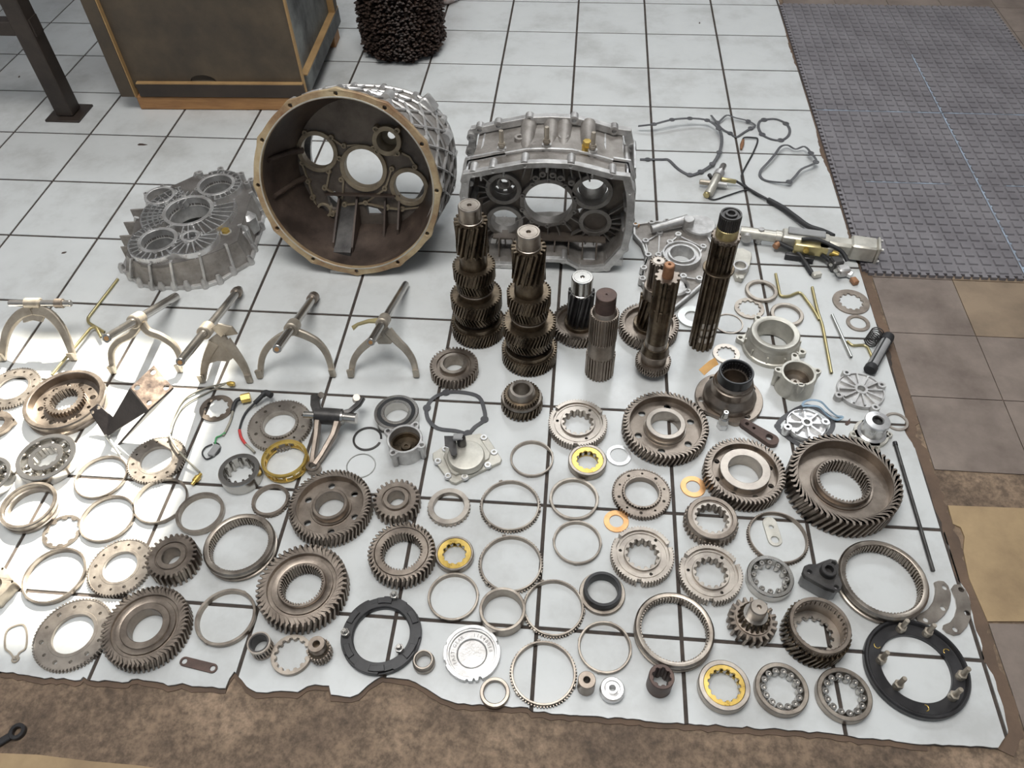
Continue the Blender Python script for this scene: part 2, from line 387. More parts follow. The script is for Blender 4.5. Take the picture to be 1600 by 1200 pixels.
# walls, ceiling with openings
WY = 3.3; HZ = 4.6; XL, XR = -3.2, 3.7
def wallpanel(name, x0, x1, z0, z1, holes):
    mb = MB(); mb.M = Matrix(((1,0,0,0),(0,0,-1,WY+.12),(0,1,0,0),(0,0,0,1)))
    mb.plate([(x0,z0),(x1,z0),(x1,z1),(x0,z1)], [[(a,c),(b,c),(b,d),(a,d)] for a,b,c,d in holes], 0, .12)
    return struct(name, mb, 'wall_paint', 'painted workshop wall behind the crate', 'wall')
SW = (-2.75, -.88, 2.86, 3.68); DW = (-.8, 2.2, 2.7, 4.3)
wb = wallpanel('wall_back', XL, XR, -.01, HZ, [SW, DW])
def window(n, a, b, c, d, nx, opaque_pane=False):
    mb = MB()
    for x in (a+.012, b-.012): mb.box((x, WY+.05, (c+d)/2), (.024, .05, d-c))
    for z in (c+.012, d-.012): mb.box(((a+b)/2, WY+.05, z), (b-a, .05, .024))
    for k in range(1, nx): mb.box((a+(b-a)*k/nx, WY+.05, (c+d)/2), (.02, .04, d-c))
    wf = struct('window_%d' % n, mb, 'roof_sheet', 'workshop window frame high in the back wall', 'window')
    for k in range(nx if opaque_pane else 0): struct('sun_block_pane', MB().box((a+(b-a)*(k+.5)/nx, WY+.06, (c+d)/2), ((b-a)/nx-.02, .006, d-c-.04)), 'opaque_pane', parent=wf)  # opaque panes added to stop the sun coming through this window
window(1, *SW, 1); window(2, *DW, 4, True)
struct('wall_left', MB().box((XL-.06, 0, HZ/2-.01), (.12, 2*WY+.24, HZ)), 'wall_paint', 'painted workshop side wall beside the bench', 'wall')
struct('wall_right', MB().box((XR+.06, 0, HZ/2-.01), (.12, 2*WY+.24, HZ)), 'wall_paint', 'painted workshop side wall beside the rubber mats', 'wall')
cm = MB().plate([(XL-.12,-WY),(XR+.12,-WY),(XR+.12,WY+.12),(XL-.12,WY+.12)], [[(-1.75,-1.5),(1.05,-1.5),(1.05,.7),(-1.75,.7)]], HZ, HZ+.08)
struct('ceiling', cm, 'roof_sheet', 'pale sheet ceiling with a large opening added over the fill lamp', 'ceiling')

# ---------------------------------------------------------------- rubber mats
def rubber_mat(ix, iy, label):
    s = .455; x0, y0 = .915+ix*s, .587+iy*s; T = thing('rubber_mat', label, 'mat', (x0, y0, -.007), 0, 'rubber floor mats')
    out = []                                               # dovetail tabs on the outer edges
    def edge(ax, ay, bx, by, tab):
        n = 18; dx, dy = (bx-ax)/n, (by-ay)/n; nx, ny = dy/math.hypot(dx, dy), -dx/math.hypot(dx, dy)
        for k in range(n):
            out.append((ax+dx*k, ay+dy*k))
            if tab:
                for f, d in ((.25, 0), (.15, .011), (.85, .011), (.75, 0)): out.append((ax+dx*(k+f)+nx*d, ay+dy*(k+f)+ny*d))
    s2 = s-.0012
    edge(0, 0, s2, 0, iy == 0); edge(s2, 0, s2, s2, ix == 1); edge(s2, s2, 0, s2, iy == 3); edge(0, s2, 0, 0, ix == 0)
    part(T, 'mat_sheet', MB().plate(out, (), -.001, .010), 'mat_rubber')
    mb = MB(); n = 12; p = s2/n
    for a in range(n):
        for b in range(n):
            cx, cy = (a+.5)*p, (b+.5)*p; w = p*.36
            lo = [(cx-w,cy-w,.0099),(cx+w,cy-w,.0099),(cx+w,cy+w,.0099),(cx-w,cy+w,.0099)]
            k = .86; hi = [(cx+(x-cx)*k, cy+(y-cy)*k, .0142) for x, y, _ in lo]
            mb.loft([lo, hi], cap0=False)
    part(T, 'raised_studs', mb, 'mat_rubber', stuff=True)
    if (ix, iy) in ((1, 0), (1, 1), (1, 2)): part(T, 'chalk_line', MB().box((.006, s2/2, .0102), (.009, s2, .0007)), 'mat_chalk')
    if iy in (1, 2): part(T, 'chalk_line', MB().box((s2/2, .004, .0102), (s2 if iy == 2 else s2*.6, .005, .0007)), 'mat_chalk')
    return T
ML = ['grey studded rubber mat at the corner beside the brown floor squares', 'grey studded rubber mat second from the brown floor squares along the tiles', 'grey studded rubber mat third from the brown floor squares along the tiles', 'grey studded rubber mat along the tiles farthest from the shafts']
MR = ['grey studded rubber mat in the outer column bordering the brown floor squares', 'grey studded rubber mat in the outer column, second from the brown squares', 'grey studded rubber mat in the outer column, third from the brown squares', 'grey studded rubber mat at the far outer corner of the mats']
for j in range(4): rubber_mat(0, j, ML[j]); rubber_mat(1, j, MR[j])

# ---------------------------------------------------------------- crate, bench leg, brush at the back
def crate():
    A = P(200, 168); B = P(497, 150)                       # front bottom line on the runners
    A = Vector((-1.70, 1.375, 0)); ux = Vector((1, .035, 0)).normalized(); rz = math.atan2(ux.y, ux.x)
    T = thing('wooden_crate', 'dark painted plywood crate on bare wooden runners', 'crate', A, rz)
    W, D, H = .70, .62, .72
    z0 = .055
    part(T, 'runner', MB().box((W/2+.01, .05, z0/2), (W-.03, .09, z0), ch=.004), 'bare_wood')
    part(T, 'runner', MB().box((W/2+.01, D-.06, z0/2), (W-.03, .09, z0), ch=.004), 'bare_wood')
    f = MB().plate([(.06, .055), (W-.02, .055), (W-.02, H), (.06, H)], [[(W*.47+.062*math.cos(PI*k/14), .055+.004+.045*math.sin(PI*k/14)) for k in range(15)]], 0, .014)
    mb = MB(); mb.M = Matrix(((1,0,0,0),(0,0,-1,.028),(0,1,0,z0),(0,0,0,1))); 
    mb.plate([(.03, .03), (W-.012, .03), (W-.012, H), (.03, H)], [[(W*.44+.05*math.cos(PI*k/12), .056+.026*math.sin(PI*k/12)) for k in range(13)]], 0, .012)
    part(T, 'front_panel', mb, 'crate_paint')
    part(T, 'bottom_rail', MB().box((W/2+.02, .008, z0+.027), (W-.055, .018, .052), ch=.002), 'crate_rail')
    part(T, 'rail_edge', MB().box((W/2+.02, .008, z0+.055), (W-.06, .018, .004)), 'crate_edge')
    part(T, 'corner_post', MB().box((.0, .02, z0+H/2), (.055, .045, H), ch=.003), 'crate_paint')
    part(T, 'post_edge', MB().box((.03, .012, z0+H/2), (.004, .03, H)), 'crate_edge')
    part(T, 'side_panel', MB().box((W-.03, D/2+.02, z0+H/2), (.012, D-.06, H-.02)), 'crate_side')
    part(T, 'side_panel', MB().box((.0, D/2+.02, z0+H/2), (.012, D-.06, H-.02)), 'crate_side')
    part(T, 'panel_edge', MB().box((W-.008, .018, z0+H/2), (.006, .018, H)), 'crate_edge')
    r = MB().box((W-.010, D/2+.03, z0+.035), (.028, D-.03, .065), ch=.003)
    part(T, 'side_rail', r, 'crate_side')
    part(T, 'side_rail_edge', MB().box((W-.012, D/2+.03, z0+.069), (.03, D-.03, .004)), 'crate_edge')
    part(T, 'side_post', MB().box((W-.012, D-.02, z0+H/2), (.03, .05, H), ch=.003), 'crate_paint')
    part(T, 'side_post_edge', MB().box((W-.012, D-.048, z0+H/2), (.03, .004, H-.07)), 'crate_edge')
    part(T, 'back_panel', MB().box((W/2, D, z0+H/2), (W-.05, .012, H-.02)), 'crate_paint')
    part(T, 'bottom_board', MB().box((W/2, D/2, z0+.01), (W-.06, D-.05, .012)), 'crate_paint')
crate()
def bench():
    c = P(109, 178); T = thing('workbench', 'dark steel bench leg with square foot plate and cross rail', 'bench', c, 0)
    part(T, 'foot_plate', MB().box((0, 0, .004), (.135, .125, .008), ch=.001), 'bench_paint')
    part(T, 'leg', MB().box((0, 0, .009+.44), (.068, .068, .88), ch=.004), 'bench_paint')
    part(T, 'rail', MB().box((-.45, .0, .34), (.84, .05, .05), ch=.003), 'bench_paint')
    part(T, 'rail_bracket', MB().box((.036, .0, .345), (.008, .05, .06)), 'bench_paint')
    part(T, 'bench_top', MB().box((-.42, .25, .915), (1.1, .75, .05), ch=.004), 'bench_paint')
    part(T, 'leg', MB().box((-.86, 0, .449), (.068, .068, .88), ch=.004), 'bench_paint'); part(T, 'foot_plate', MB().box((-.86, 0, .004), (.135, .125, .008), ch=.001), 'bench_paint')
bench()
def brush():
    c = P(632, 74); T = thing('road_sweeper_brush', 'round brown bristle brush roller standing upright on tiles', 'brush', (c.x, c.y, 0))
    part(T, 'core', MB().solid([(.05, .004), (.05, .55)], 20), 'bare_wood')
    mb = MB(); rnd = random.Random(3)
    for k in range(64):
        z = .004+k*.0088
        for j in range(88):
            a = TAU*(j+rnd.random()*.8)/88; R = .172+rnd.uniform(-.012, .010)+.006*math.sin(a*9); a1 = a+rnd.uniform(-.05, .05)
            z1 = max(.001, z+rnd.uniform(-.008, .008)); d = .06/R*.11
            if z1 < .03: R -= .035*(1-z1/.03)
            b = mb._a([(.05*math.cos(a), .05*math.sin(a), z), (R*math.cos(a1-d), R*math.sin(a1-d), z1), (R*math.cos(a1+d), R*math.sin(a1+d), z1), (R*.97*math.cos(a1), R*.97*math.sin(a1), z1+.006)])
            mb.f += [(b, b+1, b+3), (b, b+3, b+2), (b, b+2, b+1), (b+1, b+2, b+3)]
    part(T, 'bristles', mb, 'bristle', stuff=True)
    part(T, 'inner_fill', MB().solid([(.12, .012), (.135, .03), (.135, .55)], 32), 'bristle')
    c2 = P(705, 8); R = MB(); prof = []
    Tc = thing('rag_bundle', 'crumpled white rag with red stains behind the brush', 'rag', (c2.x-.03, c2.y+.06, 0))
    rr = random.Random(5); loops = []
    for k, (r, z) in enumerate([(.05, 0), (.075, .03), (.07, .07), (.08, .12), (.065, .17), (.045, .21), (.012, .235)]):
        loops.append([(r*(1+rr.uniform(-.2, .2))*math.cos(TAU*i/20), r*(1+rr.uniform(-.2, .2))*math.sin(TAU*i/20), z) for i in range(20)])
    part(Tc, 'cloth', R.loft(loops), 'white_cloth', ang=60)
brush()
# ---------------------------------------------------------------- castings
def boss(mb, c, r, z0, z1, hole=.5, n=14):                 # small drilled boss
    mb.lathe([(r*hole, z1-.006 if z1-z0 > .006 else z0), (r*hole, z1), (r*.95, z1), (r, z1-.0008), (r*1.12, z0)], n, False, (c[0], c[1], 0))
    mb.lathe([(0, z1-.005 if z1-z0 > .005 else z0), (r*hole, z1-.005 if z1-z0 > .005 else z0)], n, False, (c[0], c[1], 0))
def ringwall(mb, c, r0, r1, z0, z1, n=36):
    mb.lathe([(r0, z0), (r0, z1-.001), (r0+.001, z1), (r1-.001, z1), (r1, z1-.001), (r1, z0)], n, True, (c[0], c[1], 0))
BOLT = lambda mb, c, r, h, z=0: mb.plate(circ(r, 6, c), (), z, z+h, .0006)

def bell_housing():
    el = math.radians(16.1); az = .004; R = .272
    n = Vector((math.cos(el)*math.sin(az), -math.cos(el)*math.cos(az), math.sin(el)))
    C = Vector((-.6168, .5431, R*math.cos(el)+.005))
    u = Vector((0, 0, 1)).cross(n).normalized(); v = n.cross(u)
    M3 = Matrix((u, v, n)).transposed()
    T = thing('bell_housing', 'large round gearbox bell housing lying on its side, open face with rusty tan flange', 'gearbox housing', C, rot=M3)
    inv = M3.transposed()
    def lp(x, y, z): q = inv @ (onplane(x, y, C+n*z, n)-C); return (q.x, q.y)
    # flange
    NB = 12; out = []
    for i in range(144):
        a = TAU*i/144; b = abs(((a*NB/TAU)+.5) % 1-.5); out.append(((R-.004+.006*math.exp(-(b*9)**2))*math.cos(a), (R-.004+.006*math.exp(-(b*9)**2))*math.sin(a)))
    holes = [circ(.0058, 12, ((R-.013)*math.cos(TAU*k/NB), (R-.013)*math.sin(TAU*k/NB))) for k in range(NB)]
    part(T, 'flange', MB().plate(out, [circ(.247, 96)]+holes, -.016, 0, .0012), 'bell_flange')
    part(T, 'pilot_lip', MB().lathe([(.2475, -.012), (.2475, -.001), (.2485, .0006), (.2515, .0006), (.252, 0), (.249, -.012)], 96), 'alu_cream', label='pale machined inner lip of the flange')
    bl = MB()
    for k in range(NB):
        a = TAU*k/NB; c = ((R-.014)*math.cos(a), (R-.014)*math.sin(a)); bl.solid([(.010, -.05), (.0115, -.016)], 14, (c[0]*1.018, c[1]*1.018, 0)).cut()
    part(T, 'flange_boss', bl, 'alu')
    WZ = -.195
    def rout(a, z):                                         # outer radius: round at the flange, broad and squarish at the rear
        cx_, sy_ = math.cos(a), math.sin(a); rx = .272 if cx_ > 0 else .238; ry = .220 if sy_ > 0 else .193
        rr_ = 1/((abs(cx_)/rx)**2.6+(abs(sy_)/ry)**2.6)**(1/2.6); t = min(1, max(0, (-z-.016)/.20)); t = t*t*(3-2*t); return .263*(1-t)+rr_*t
    ZB = -.265; lo = [[(rout(TAU*i/72, z)*k*math.cos(TAU*i/72), rout(TAU*i/72, z)*k*math.sin(TAU*i/72), z) for i in range(72)] for z, k in ((-.015, 1), (-.06, 1), (-.11, 1), (-.16, 1), (-.215, 1), (ZB, 1), (ZB, .93), (-.215, .96), (-.16, .966), (-.11, .966), (-.06, .966), (-.015, .962))]
    part(T, 'outer_wall', MB().loft(lo+[lo[0]], False, False), 'alu_dull')
    pi_ = [(.2478, -.012), (.2478, -.05), (.235, -.11), (.214, -.165), (.203, WZ+.004), (.199, -.22)]
    li = [[(min(r, rout(TAU*i/72, z)*.952-g)*math.cos(TAU*i/72), min(r, rout(TAU*i/72, z)*.952-g)*math.sin(TAU*i/72), z) for i in range(72)] for r, z, g in [(r, z, .002) for r, z in pi_]+[(r+.0015, z, .0005) for r, z in pi_[::-1]]]
    part(T, 'inner_wall', MB().loft(li+[li[0]], False, False), 'bell_inner')
    # web with bores
    B = {'l': lp(497, 236, WZ), 'c': lp(569, 262, WZ), 'r': lp(640, 291, WZ), 's': lp(507, 328, WZ), 'u': lp(607, 217, WZ)}
    rr = {'l': .050, 'c': .060, 'r': .0475, 's': .0165, 'u': .035}
    th = 0
    hl = [circ(rr[k], 40, B[k]) for k in ('l', 'c', 'r', 's', 'u')]
    for q in ([(511,302),(523,297),(529,308),(528,327),(518,326),(513,316)], [(540,326),(556,321),(560,337),(538,336)], [(573,322),(590,326),(600,336),(575,336)]): hl.append([lp(x, y, WZ) for x, y in q])
    part(T, 'web', MB().plate([(min(.204, rout(TAU*i/72, WZ)*.955)*math.cos(TAU*i/72), min(.204, rout(TAU*i/72, WZ)*.955)*math.sin(TAU*i/72)) for i in range(72)], hl, WZ-.018, WZ), 'bell_web')
    fm = MB()
    for k in ('l', 'c', 'r'): ringwall(fm, B[k], rr[k]-.0005, rr[k]+.013, WZ-.02, WZ+.010, 44); fm.cut()
    ringwall(fm, B['s'], rr['s'], rr['s']+.008, WZ-.015, WZ+.008, 24)
    part(T, 'bore_ring', fm, 'bell_face')
    cu = MB(); ringwall(cu, B['u'], .030, .044, WZ-.05, WZ+.026, 36); cu.lathe([(.012, WZ-.045), (.031, WZ-.045), (.031, WZ-.04), (.012, WZ-.04)], 24, True, (B['u'][0], B['u'][1], 0))
    for a in (.75, 2.3, 3.9, 5.4): boss(cu, (B['u'][0]+.046*math.cos(a), B['u'][1]+.046*math.sin(a)), .009, WZ, WZ+.026)
    part(T, 'bearing_cup', cu, 'bell_face')
    rb = MB(); seq = [(476,208),(465,229),(472,255),(482,284),(490,310),(497,330),(512,337),(521,333),(538,320),(570,317),(603,325),(627,327),(660,323)]
    s2 = [(517,215),(536,228),(560,226),(585,232),(602,239),(617,233),(640,245),(650,261)]; s3 = [(612,264),(602,295),(572,316)]; s4 = [(515,268),(510,295),(535,310),(537,281),(532,248)]
    for L in (seq, s2, s3, s4): rb.rib([lp(x, y, WZ+.004) for x, y in L], .0055, WZ-.001, WZ+.007)
    part(T, 'web_ribs', rb, 'bell_face')
    bs = MB()
    for x, y in [(476,208),(517,215),(463,229),(472,255),(513,268),(537,228),(530,248),(533,281),(481,284),(488,309),(497,333),(519,335),(538,320),(571,317),(604,325),(628,327),(661,323),(601,295),(612,264),(648,261),(617,240),(583,232),(507,294)]:
        boss(bs, lp(x, y, WZ+.009), .0085, WZ-.001, WZ+.010, .45, 12); bs.cut()
    part(T, 'web_boss', bs, 'bell_face')
    # lower inside: inspection trough with ribs
    tr = MB()
    def ribplate(x0, y0, x1, y1, zt, w=.006):            # radial web plate from rear web to the wall
        a = lp(x0, y0, WZ); b = lp(x1, y1, -.06); tr.loft([[(a[0]-w/2, a[1], WZ), (a[0]+w/2, a[1], WZ), (b[0]+w/2, b[1]-.004, WZ), (b[0]-w/2, b[1]-.004, WZ)], [(b[0]-w/2, b[1]+.006, zt), (b[0]+w/2, b[1]+.006, zt), (b[0]+w/2, b[1]-.004, zt), (b[0]-w/2, b[1]-.004, zt)]])
    for xx in (-.085, -.028, .06, .105): 
        yb = -math.sqrt((.236 if xx < 0 else .222)**2-xx*xx); zf = -.075 if xx < 0 else -.135; tr.loft([[(xx-.003, -.085, WZ), (xx+.003, -.085, WZ), (xx+.003, yb+.03, WZ), (xx-.003, yb+.03, WZ)], [(xx-.003, yb+.02, zf), (xx+.003, yb+.02, zf), (xx+.003, yb-.004, zf), (xx-.003, yb-.004, zf)]]).cut()
    tr.box((-.015, -.085, WZ+.01), (.22, .005, .022))
    part(T, 'inner_rib', tr, 'bell_inner')
    tb = MB(); tb.loft([[(-.083, -.2, WZ), (-.03, -.2, WZ), (-.03, -.12, WZ), (-.083, -.12, WZ)], [(-.083, -.242, -.06), (-.03, -.242, -.06), (-.03, -.225, -.06), (-.083, -.225, -.06)]])
    part(T, 'drain_trough', tb, 'dark_steel')
    cl = MB()
    for a0, ln in ((2.9, .1), (3.35, .11)):
        cl.tube([(.243*math.cos(a0), .243*math.sin(a0), -.05), (.215*math.cos(a0), .215*math.sin(a0), -.05-ln), (.19*math.cos(a0), .19*math.sin(a0), WZ)], [.007, .009, .010], 10).cut()
    part(T, 'inner_boss', cl, 'bell_inner')
    # outer rib lattice
    ribs = MB(); NR = 26
    for k in range(NR):
        a = TAU*k/NR
        for sg in (1, -1):
            ribs.tube([((rout(a+sg*.42*t, z)+.003)*math.cos(a+sg*.42*t), (rout(a+sg*.42*t, z)+.003)*math.sin(a+sg*.42*t), z) for t, z in [(i/7, -.018-.24*i/7) for i in range(8)]], .0042, 5)
    for z in (-.075, -.135, -.2, -.258):
        A_ = [TAU*i/66 for i in range(67)]; ribs.tube([((rout(t, z)+.003)*math.cos(t), (rout(t, z)+.003)*math.sin(t), z) for t in A_], .0045, 5)
    part(T, 'outer_ribs', ribs, 'alu')
    # rear pads, lugs
    rp = MB()
    rp.plate([((rout(TAU*i/64, -.26)+.004)*math.cos(TAU*i/64), (rout(TAU*i/64, -.26)+.004)*math.sin(TAU*i/64)) for i in range(64)], [circ(.185, 64)], -.280, -.264, .001)
    for a in [TAU*k/16+.1 for k in range(16)]: rp.solid([(.010, -.281), (.010, -.235)], 12, ((rout(a, -.26)-.001)*math.cos(a), (rout(a, -.26)-.001)*math.sin(a), 0))
    part(T, 'rear_flange', rp, 'alu')
    lg = MB()
    R1 = Matrix.Rotation(math.radians(38), 3, 'Z'); q = Vector((.262*math.cos(.72), .262*math.sin(.72), -.235)); lg.box(q, (.05, .05, .07), R1, ch=.004); lg.cut()
    q = Vector((.252*math.cos(-.42), .252*math.sin(-.42), -.11)); lg.box(q, (.03, .05, .04), Matrix.Rotation(-.42, 3, 'Z'), ch=.004); lg.cut()
    lg.solid([(.02, -.23), (.02, -.17)], 18, (.272*math.cos(.35), .272*math.sin(.35), 0)); lg.cut(); lg.solid([(.016, -.12), (.016, -.06)], 18, (.26*math.cos(1.1), .26*math.sin(1.1), 0)); lg.cut()
    lg.box((-.03, -.268, -.03), (.11, .012, .04), ch=.002)
    part(T, 'outer_lug', lg, 'alu')
bell_housing()

def mid_housing():
    Y0 = .53; O = Vector((-.04, Y0, 0)); n = Vector((0, -1, 0))
    M3 = Matrix(((1, 0, 0), (0, 0, -1), (0, 1, 0)))        # local x right, y up, z towards viewer
    T = thing('gearbox_case', 'aluminium gearbox main case standing on edge with open face and three studs on top', 'gearbox housing', O, rot=M3)
    def lp(x, y, z): q = onplane(x, y, (0, Y0-z, 0), n); return (q.x-O.x, q.z)
    fo = [lp(x, y, 0) for x, y in [(721,282),(723,272),(735,270),(747,268),(766,264),(784,261),(818,255),(854,254),(893,256),(928,264),(960,273),(985,276),(990,300),(992,322),(990,345),(987,367),(980,392),(966,407),(951,423),(933,426),(908,425),(890,415),(881,411),(854,410),(825,411),(800,421),(777,424),(752,420),(738,404),(727,385),(720,360),(718,330),(719,305)]]
    fo = [(x, max(.001, y)) for x, y in fo][::-1]
    cx, cy = 0.0, .19
    fi = [(cx+(x-cx)*.915, cy+(y-cy)*.91) for x, y in fo]
    bh = []
    for i in range(0, len(fo), 2):
        a, b = fo[i], fi[i]; bh.append(((a[0]*.5+b[0]*.5), (a[1]*.5+b[1]*.5)))
    D = .225
    part(T, 'front_flange', MB().plate(fo, [fi]+[circ(.0048, 10, q) for q in bh], -.018, 0, .001), 'alu')
    bm_ = MB()
    for q in bh: bm_.solid([(.0115, -.045), (.012, -.017), (.0118, -.002)], 12, (q[0]*1.01, (q[1]-cy)*1.012+cy, 0)).cut()
    part(T, 'flange_boss', bm_, 'alu')
    sc = lambda k, z, dy=0.0, src=fi: [(cx+(x-cx)*k, max(.003, cy+(y-cy)*k+dy), z) for x, y in src]
    # body wall as an open shell
    w = MB(); L = [sc(1.03, -.014), sc(1.02, -.1), sc(1.0, -.16), sc(1.0, -D), sc(.965, -D), sc(.965, -.16), sc(.985, -.1), sc(.995, -.014)]
    w.loft(L+[L[0]], False, False); part(T, 'case_wall', w, 'alu_dull')
    # rear flange, larger
    ro = [(cx+(x-cx)*1.02, max(.001, cy+(y-cy)*1.04)) for x, y in fo]; ri = [(cx+(x-cx)*.93, cy+(y-cy)*.93) for x, y in fo]
    part(T, 'rear_flange', MB().plate(ro, [ri], -D-.012, -D+.008, .001), 'alu')
    rbm = MB()
    for i in range(0, len(ro), 2):
        q = ro[i]; q = (q[0]*.975, cy+(q[1]-cy)*.975)
        rbm.solid([(.0125, -D-.014), (.013, -D+.014), (.007, -D+.014), (.007, -D+.006)], 12, (q[0], q[1], 0)).cut()
    part(T, 'rear_boss', rbm, 'alu')
    # rib rail with studs on the top
    zr = -.075
    rail = MB(); top = [q for q in sc(1.065, zr) if q[1] > .27]
    top.sort(key=lambda q: q[0])
    rail.strip(top, .007, .006, (0, 0, 1))
    for q in top[1:-1:2]: rail.box((q[0], q[1]-.02, zr/2-.005), (.005, .022, abs(zr)-.005))
    low = [q for q in sc(1.075, zr) if q[1] > .2]; low.sort(key=lambda q: q[0])
    for sx in (-1, 1):
        ss = [q for q in sc(1.07, zr) if q[0]*sx > .12 and q[1] > .05]; ss.sort(key=lambda q: q[1]); rail.strip(ss, .02, .006, (0, 0, 1))
    for xx in (-.2, -.13, .09, .15, .2, .235): rail.box((xx, .355-abs(xx)*.22, (zr-D)/2), (.005, .03, D+zr-.01))
    part(T, 'top_ribs', rail, 'alu_mach')
    zs = -.085
    for x, y, h in ((784, 233, .05), (854, 232, .05), (926, 234, .05)):
        q = lp(x, y, zs); st = MB(); yb = .383-abs(q[0])*.12
        Mx = Matrix(((1, 0, 0, q[0]), (0, 0, 1, yb), (0, -1, 0, zs), (0, 0, 0, 1)))
        st.M = Mx; st.solid([(.013, -.04), (.013, 0)], 16)
        s_ = part(T, 'stud_boss', st, 'alu')
        sb = MB(); sb.M = Mx; sb.solid([(.0065, -.01), (.0065, h), (.0055, h+.002)], 12); sb.plate(circ(.0105, 6), (), 0.004, .012, .0005); sb.lathe([(.006, .013), (.009, .013), (.009, .016), (.006, .016)], 16)
        part(s_, 'stud', sb, 'fork_metal')
    # bosses and domes on top towards the rear flange
    tm = MB()
    def top_cyl(xpx, ypx, z, r, h, hole=True):
        q = lp(xpx, ypx, z); tm.M = Matrix(((1, 0, 0, q[0]), (0, 0, 1, .35), (0, -1, 0, z), (0, 0, 0, 1)))
        prof = [(r*1.2, -.02), (r, h)]+([(r*.5, h), (r*.5, h-.008)] if hole else [(r*.8, h+.004)]); tm.solid(prof, 18); tm.M = None; tm.cut()
    for a in ((812, 208, -.15, .015, .012), (836, 218, -.12, .012, .012), (881, 203, -.15, .014, .018), (880, 218, -.12, .012, .012)): top_cyl(*a)
    for xx in (-.005, .032, .10, -.07): tm.tube([(xx, .345, -.1), (xx, .352, -.16), (xx, .36, -D)], [.016, .021, .023], 14).cut()
    part(T, 'top_boss', tm, 'alu_dull')
    pl = MB(); pl.M = Matrix(((1, 0, 0, .098), (0, 0, 1, .372), (0, -1, 0, -.10), (0, 0, 0, 1))); BOLT(pl, (0, 0), .012, .014); pl.solid([(.014, -.03), (.014, 0)], 14)
    part(T, 'gold_plug', pl, 'brass')
    # inner web with bores
    WZ = -.095
    Bc = {'c': (857, 314, .071), 'l': (787, 292, .040), 'r': (926, 297, .046), 'll': (789, 342, .043), 'lr': (930, 344, .036)}
    ctr = {k: lp(a[0], a[1], WZ) for k, a in Bc.items()}
    wo = [(x*.985, cy+(y-cy)*.975) for x, y in fi]; lowy = ctr['ll'][1]-.075
    wo = [(x, max(lowy, y)) for x, y in wo]
    q2 = []
    for q in wo:
        if not q2 or math.hypot(q[0]-q2[-1][0], q[1]-q2[-1][1]) > .003: q2.append(q)
    hs = [circ(Bc[k][2], 40, ctr[k]) for k in Bc if k not in ('lr',)]
    tri = [(ctr['c'][0]+.085, ctr['c'][1]-.025), (ctr['c'][0]+.105, ctr['c'][1]-.02), (ctr['c'][0]+.093, ctr['c'][1]-.05)]
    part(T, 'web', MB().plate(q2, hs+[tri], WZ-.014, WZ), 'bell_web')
    rg = MB()
    for k, a in Bc.items(): ringwall(rg, ctr[k], a[2]-.0005, a[2]+.013, WZ-.02, WZ+.014, 44); rg.cut()
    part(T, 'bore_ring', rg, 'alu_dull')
    cu = MB()
    for k, d in (('l', .03), ('lr', .03), ('r', .05)):
        c = ctr[k]; r = Bc[k][2]
        if k == 'r': cu.lathe([(r*.9, WZ-.01), (r*.75, WZ-d), (r*.7, WZ-d), (r*.86, WZ-.01)], 30, True, (c[0], c[1], 0)); cu.cut(); continue
        ho = .018; pl_ = MB()
        cu.plate(circ(r+.002, 36, c), [circ(ho*.75, 6, (c[0], c[1]+.008))]+[[(c[0]+r*f*math.cos(a+d_), c[1]+r*f*math.sin(a+d_)) for f, d_ in ((.6, -.2), (.85, -.2), (.85, .2), (.6, .2))] for a in (-.6, -1.5, -2.4)], WZ-d, WZ-d+.006)
        ringwall(cu, (c[0], c[1]+.008), ho*.8, ho*1.15, WZ-d, WZ-.004, 20); cu.cut()
    part(T, 'bearing_cup', cu, 'alu_dull')
    rb = MB()
    for k in ('ll', 'c', 'lr'):
        c = ctr[k]; r = Bc[k][2]+.012
        for i in range(-3, 4):
            a = -PI/2+i*.32; e = (c[0]+(r+.035)*math.cos(a), c[1]+(r+.035)*math.sin(a)); rb.rib([(c[0]+r*math.cos(a), c[1]+r*math.sin(a)), e], .0035, WZ-.002, WZ+.016).cut()
    for a in (.3, 0, -.3, -.6, .7):
        c = ctr['lr']; rb.rib([(c[0]+.05*math.cos(a), c[1]+.05*math.sin(a)), (c[0]+.105*math.cos(a), c[1]+.105*math.sin(a))], .0035, WZ-.002, WZ+.016).cut()
        c = ctr['l']; rb.rib([(c[0]-.05*math.cos(a), c[1]+.05*math.sin(a)-.01), (c[0]-.075*math.cos(a), c[1]+.075*math.sin(a)-.01)], .0035, WZ-.002, WZ+.016).cut()
    for i in range(9): rb.rib([(-.08+i*.024, ctr['c'][1]+.085), (-.07+i*.021, ctr['c'][1]+.125)], .004, WZ-.002, WZ+.02).cut()
    part(T, 'web_rib', rb, 'alu_dull')
    bs = MB()
    for i in range(10): a = TAU*i/10+.3; boss(bs, (ctr['c'][0]+.080*math.cos(a), ctr['c'][1]+.080*math.sin(a)), .008, WZ+.002, WZ+.017, .45, 10); bs.cut()
    for x, y in ((837, 276), (876, 276), (893, 283), (864, 271), (848, 270)): boss(bs, lp(x, y, WZ+.02), .010, WZ, WZ+.03, .45, 12); bs.cut()
    part(T, 'web_boss', bs, 'alu_dull')
    # bottom floor of the case and feet
    ft = MB(); ft.box((.13, .012, -.06), (.05, .022, .05), ch=.003).cut(); ft.box((.2, .028, -.03), (.05, .03, .025), ch=.003)
    part(T, 'foot', ft, 'alu')
    bk = MB()
    bk.box((0, .072, -.075), (.34, .005, .04))
    for i in range(8): bk.box((-.15+i*.042, .05, -.06), (.004, .05, .06))
    part(T, 'lower_shelf', bk, 'bell_web')
    sd = MB()
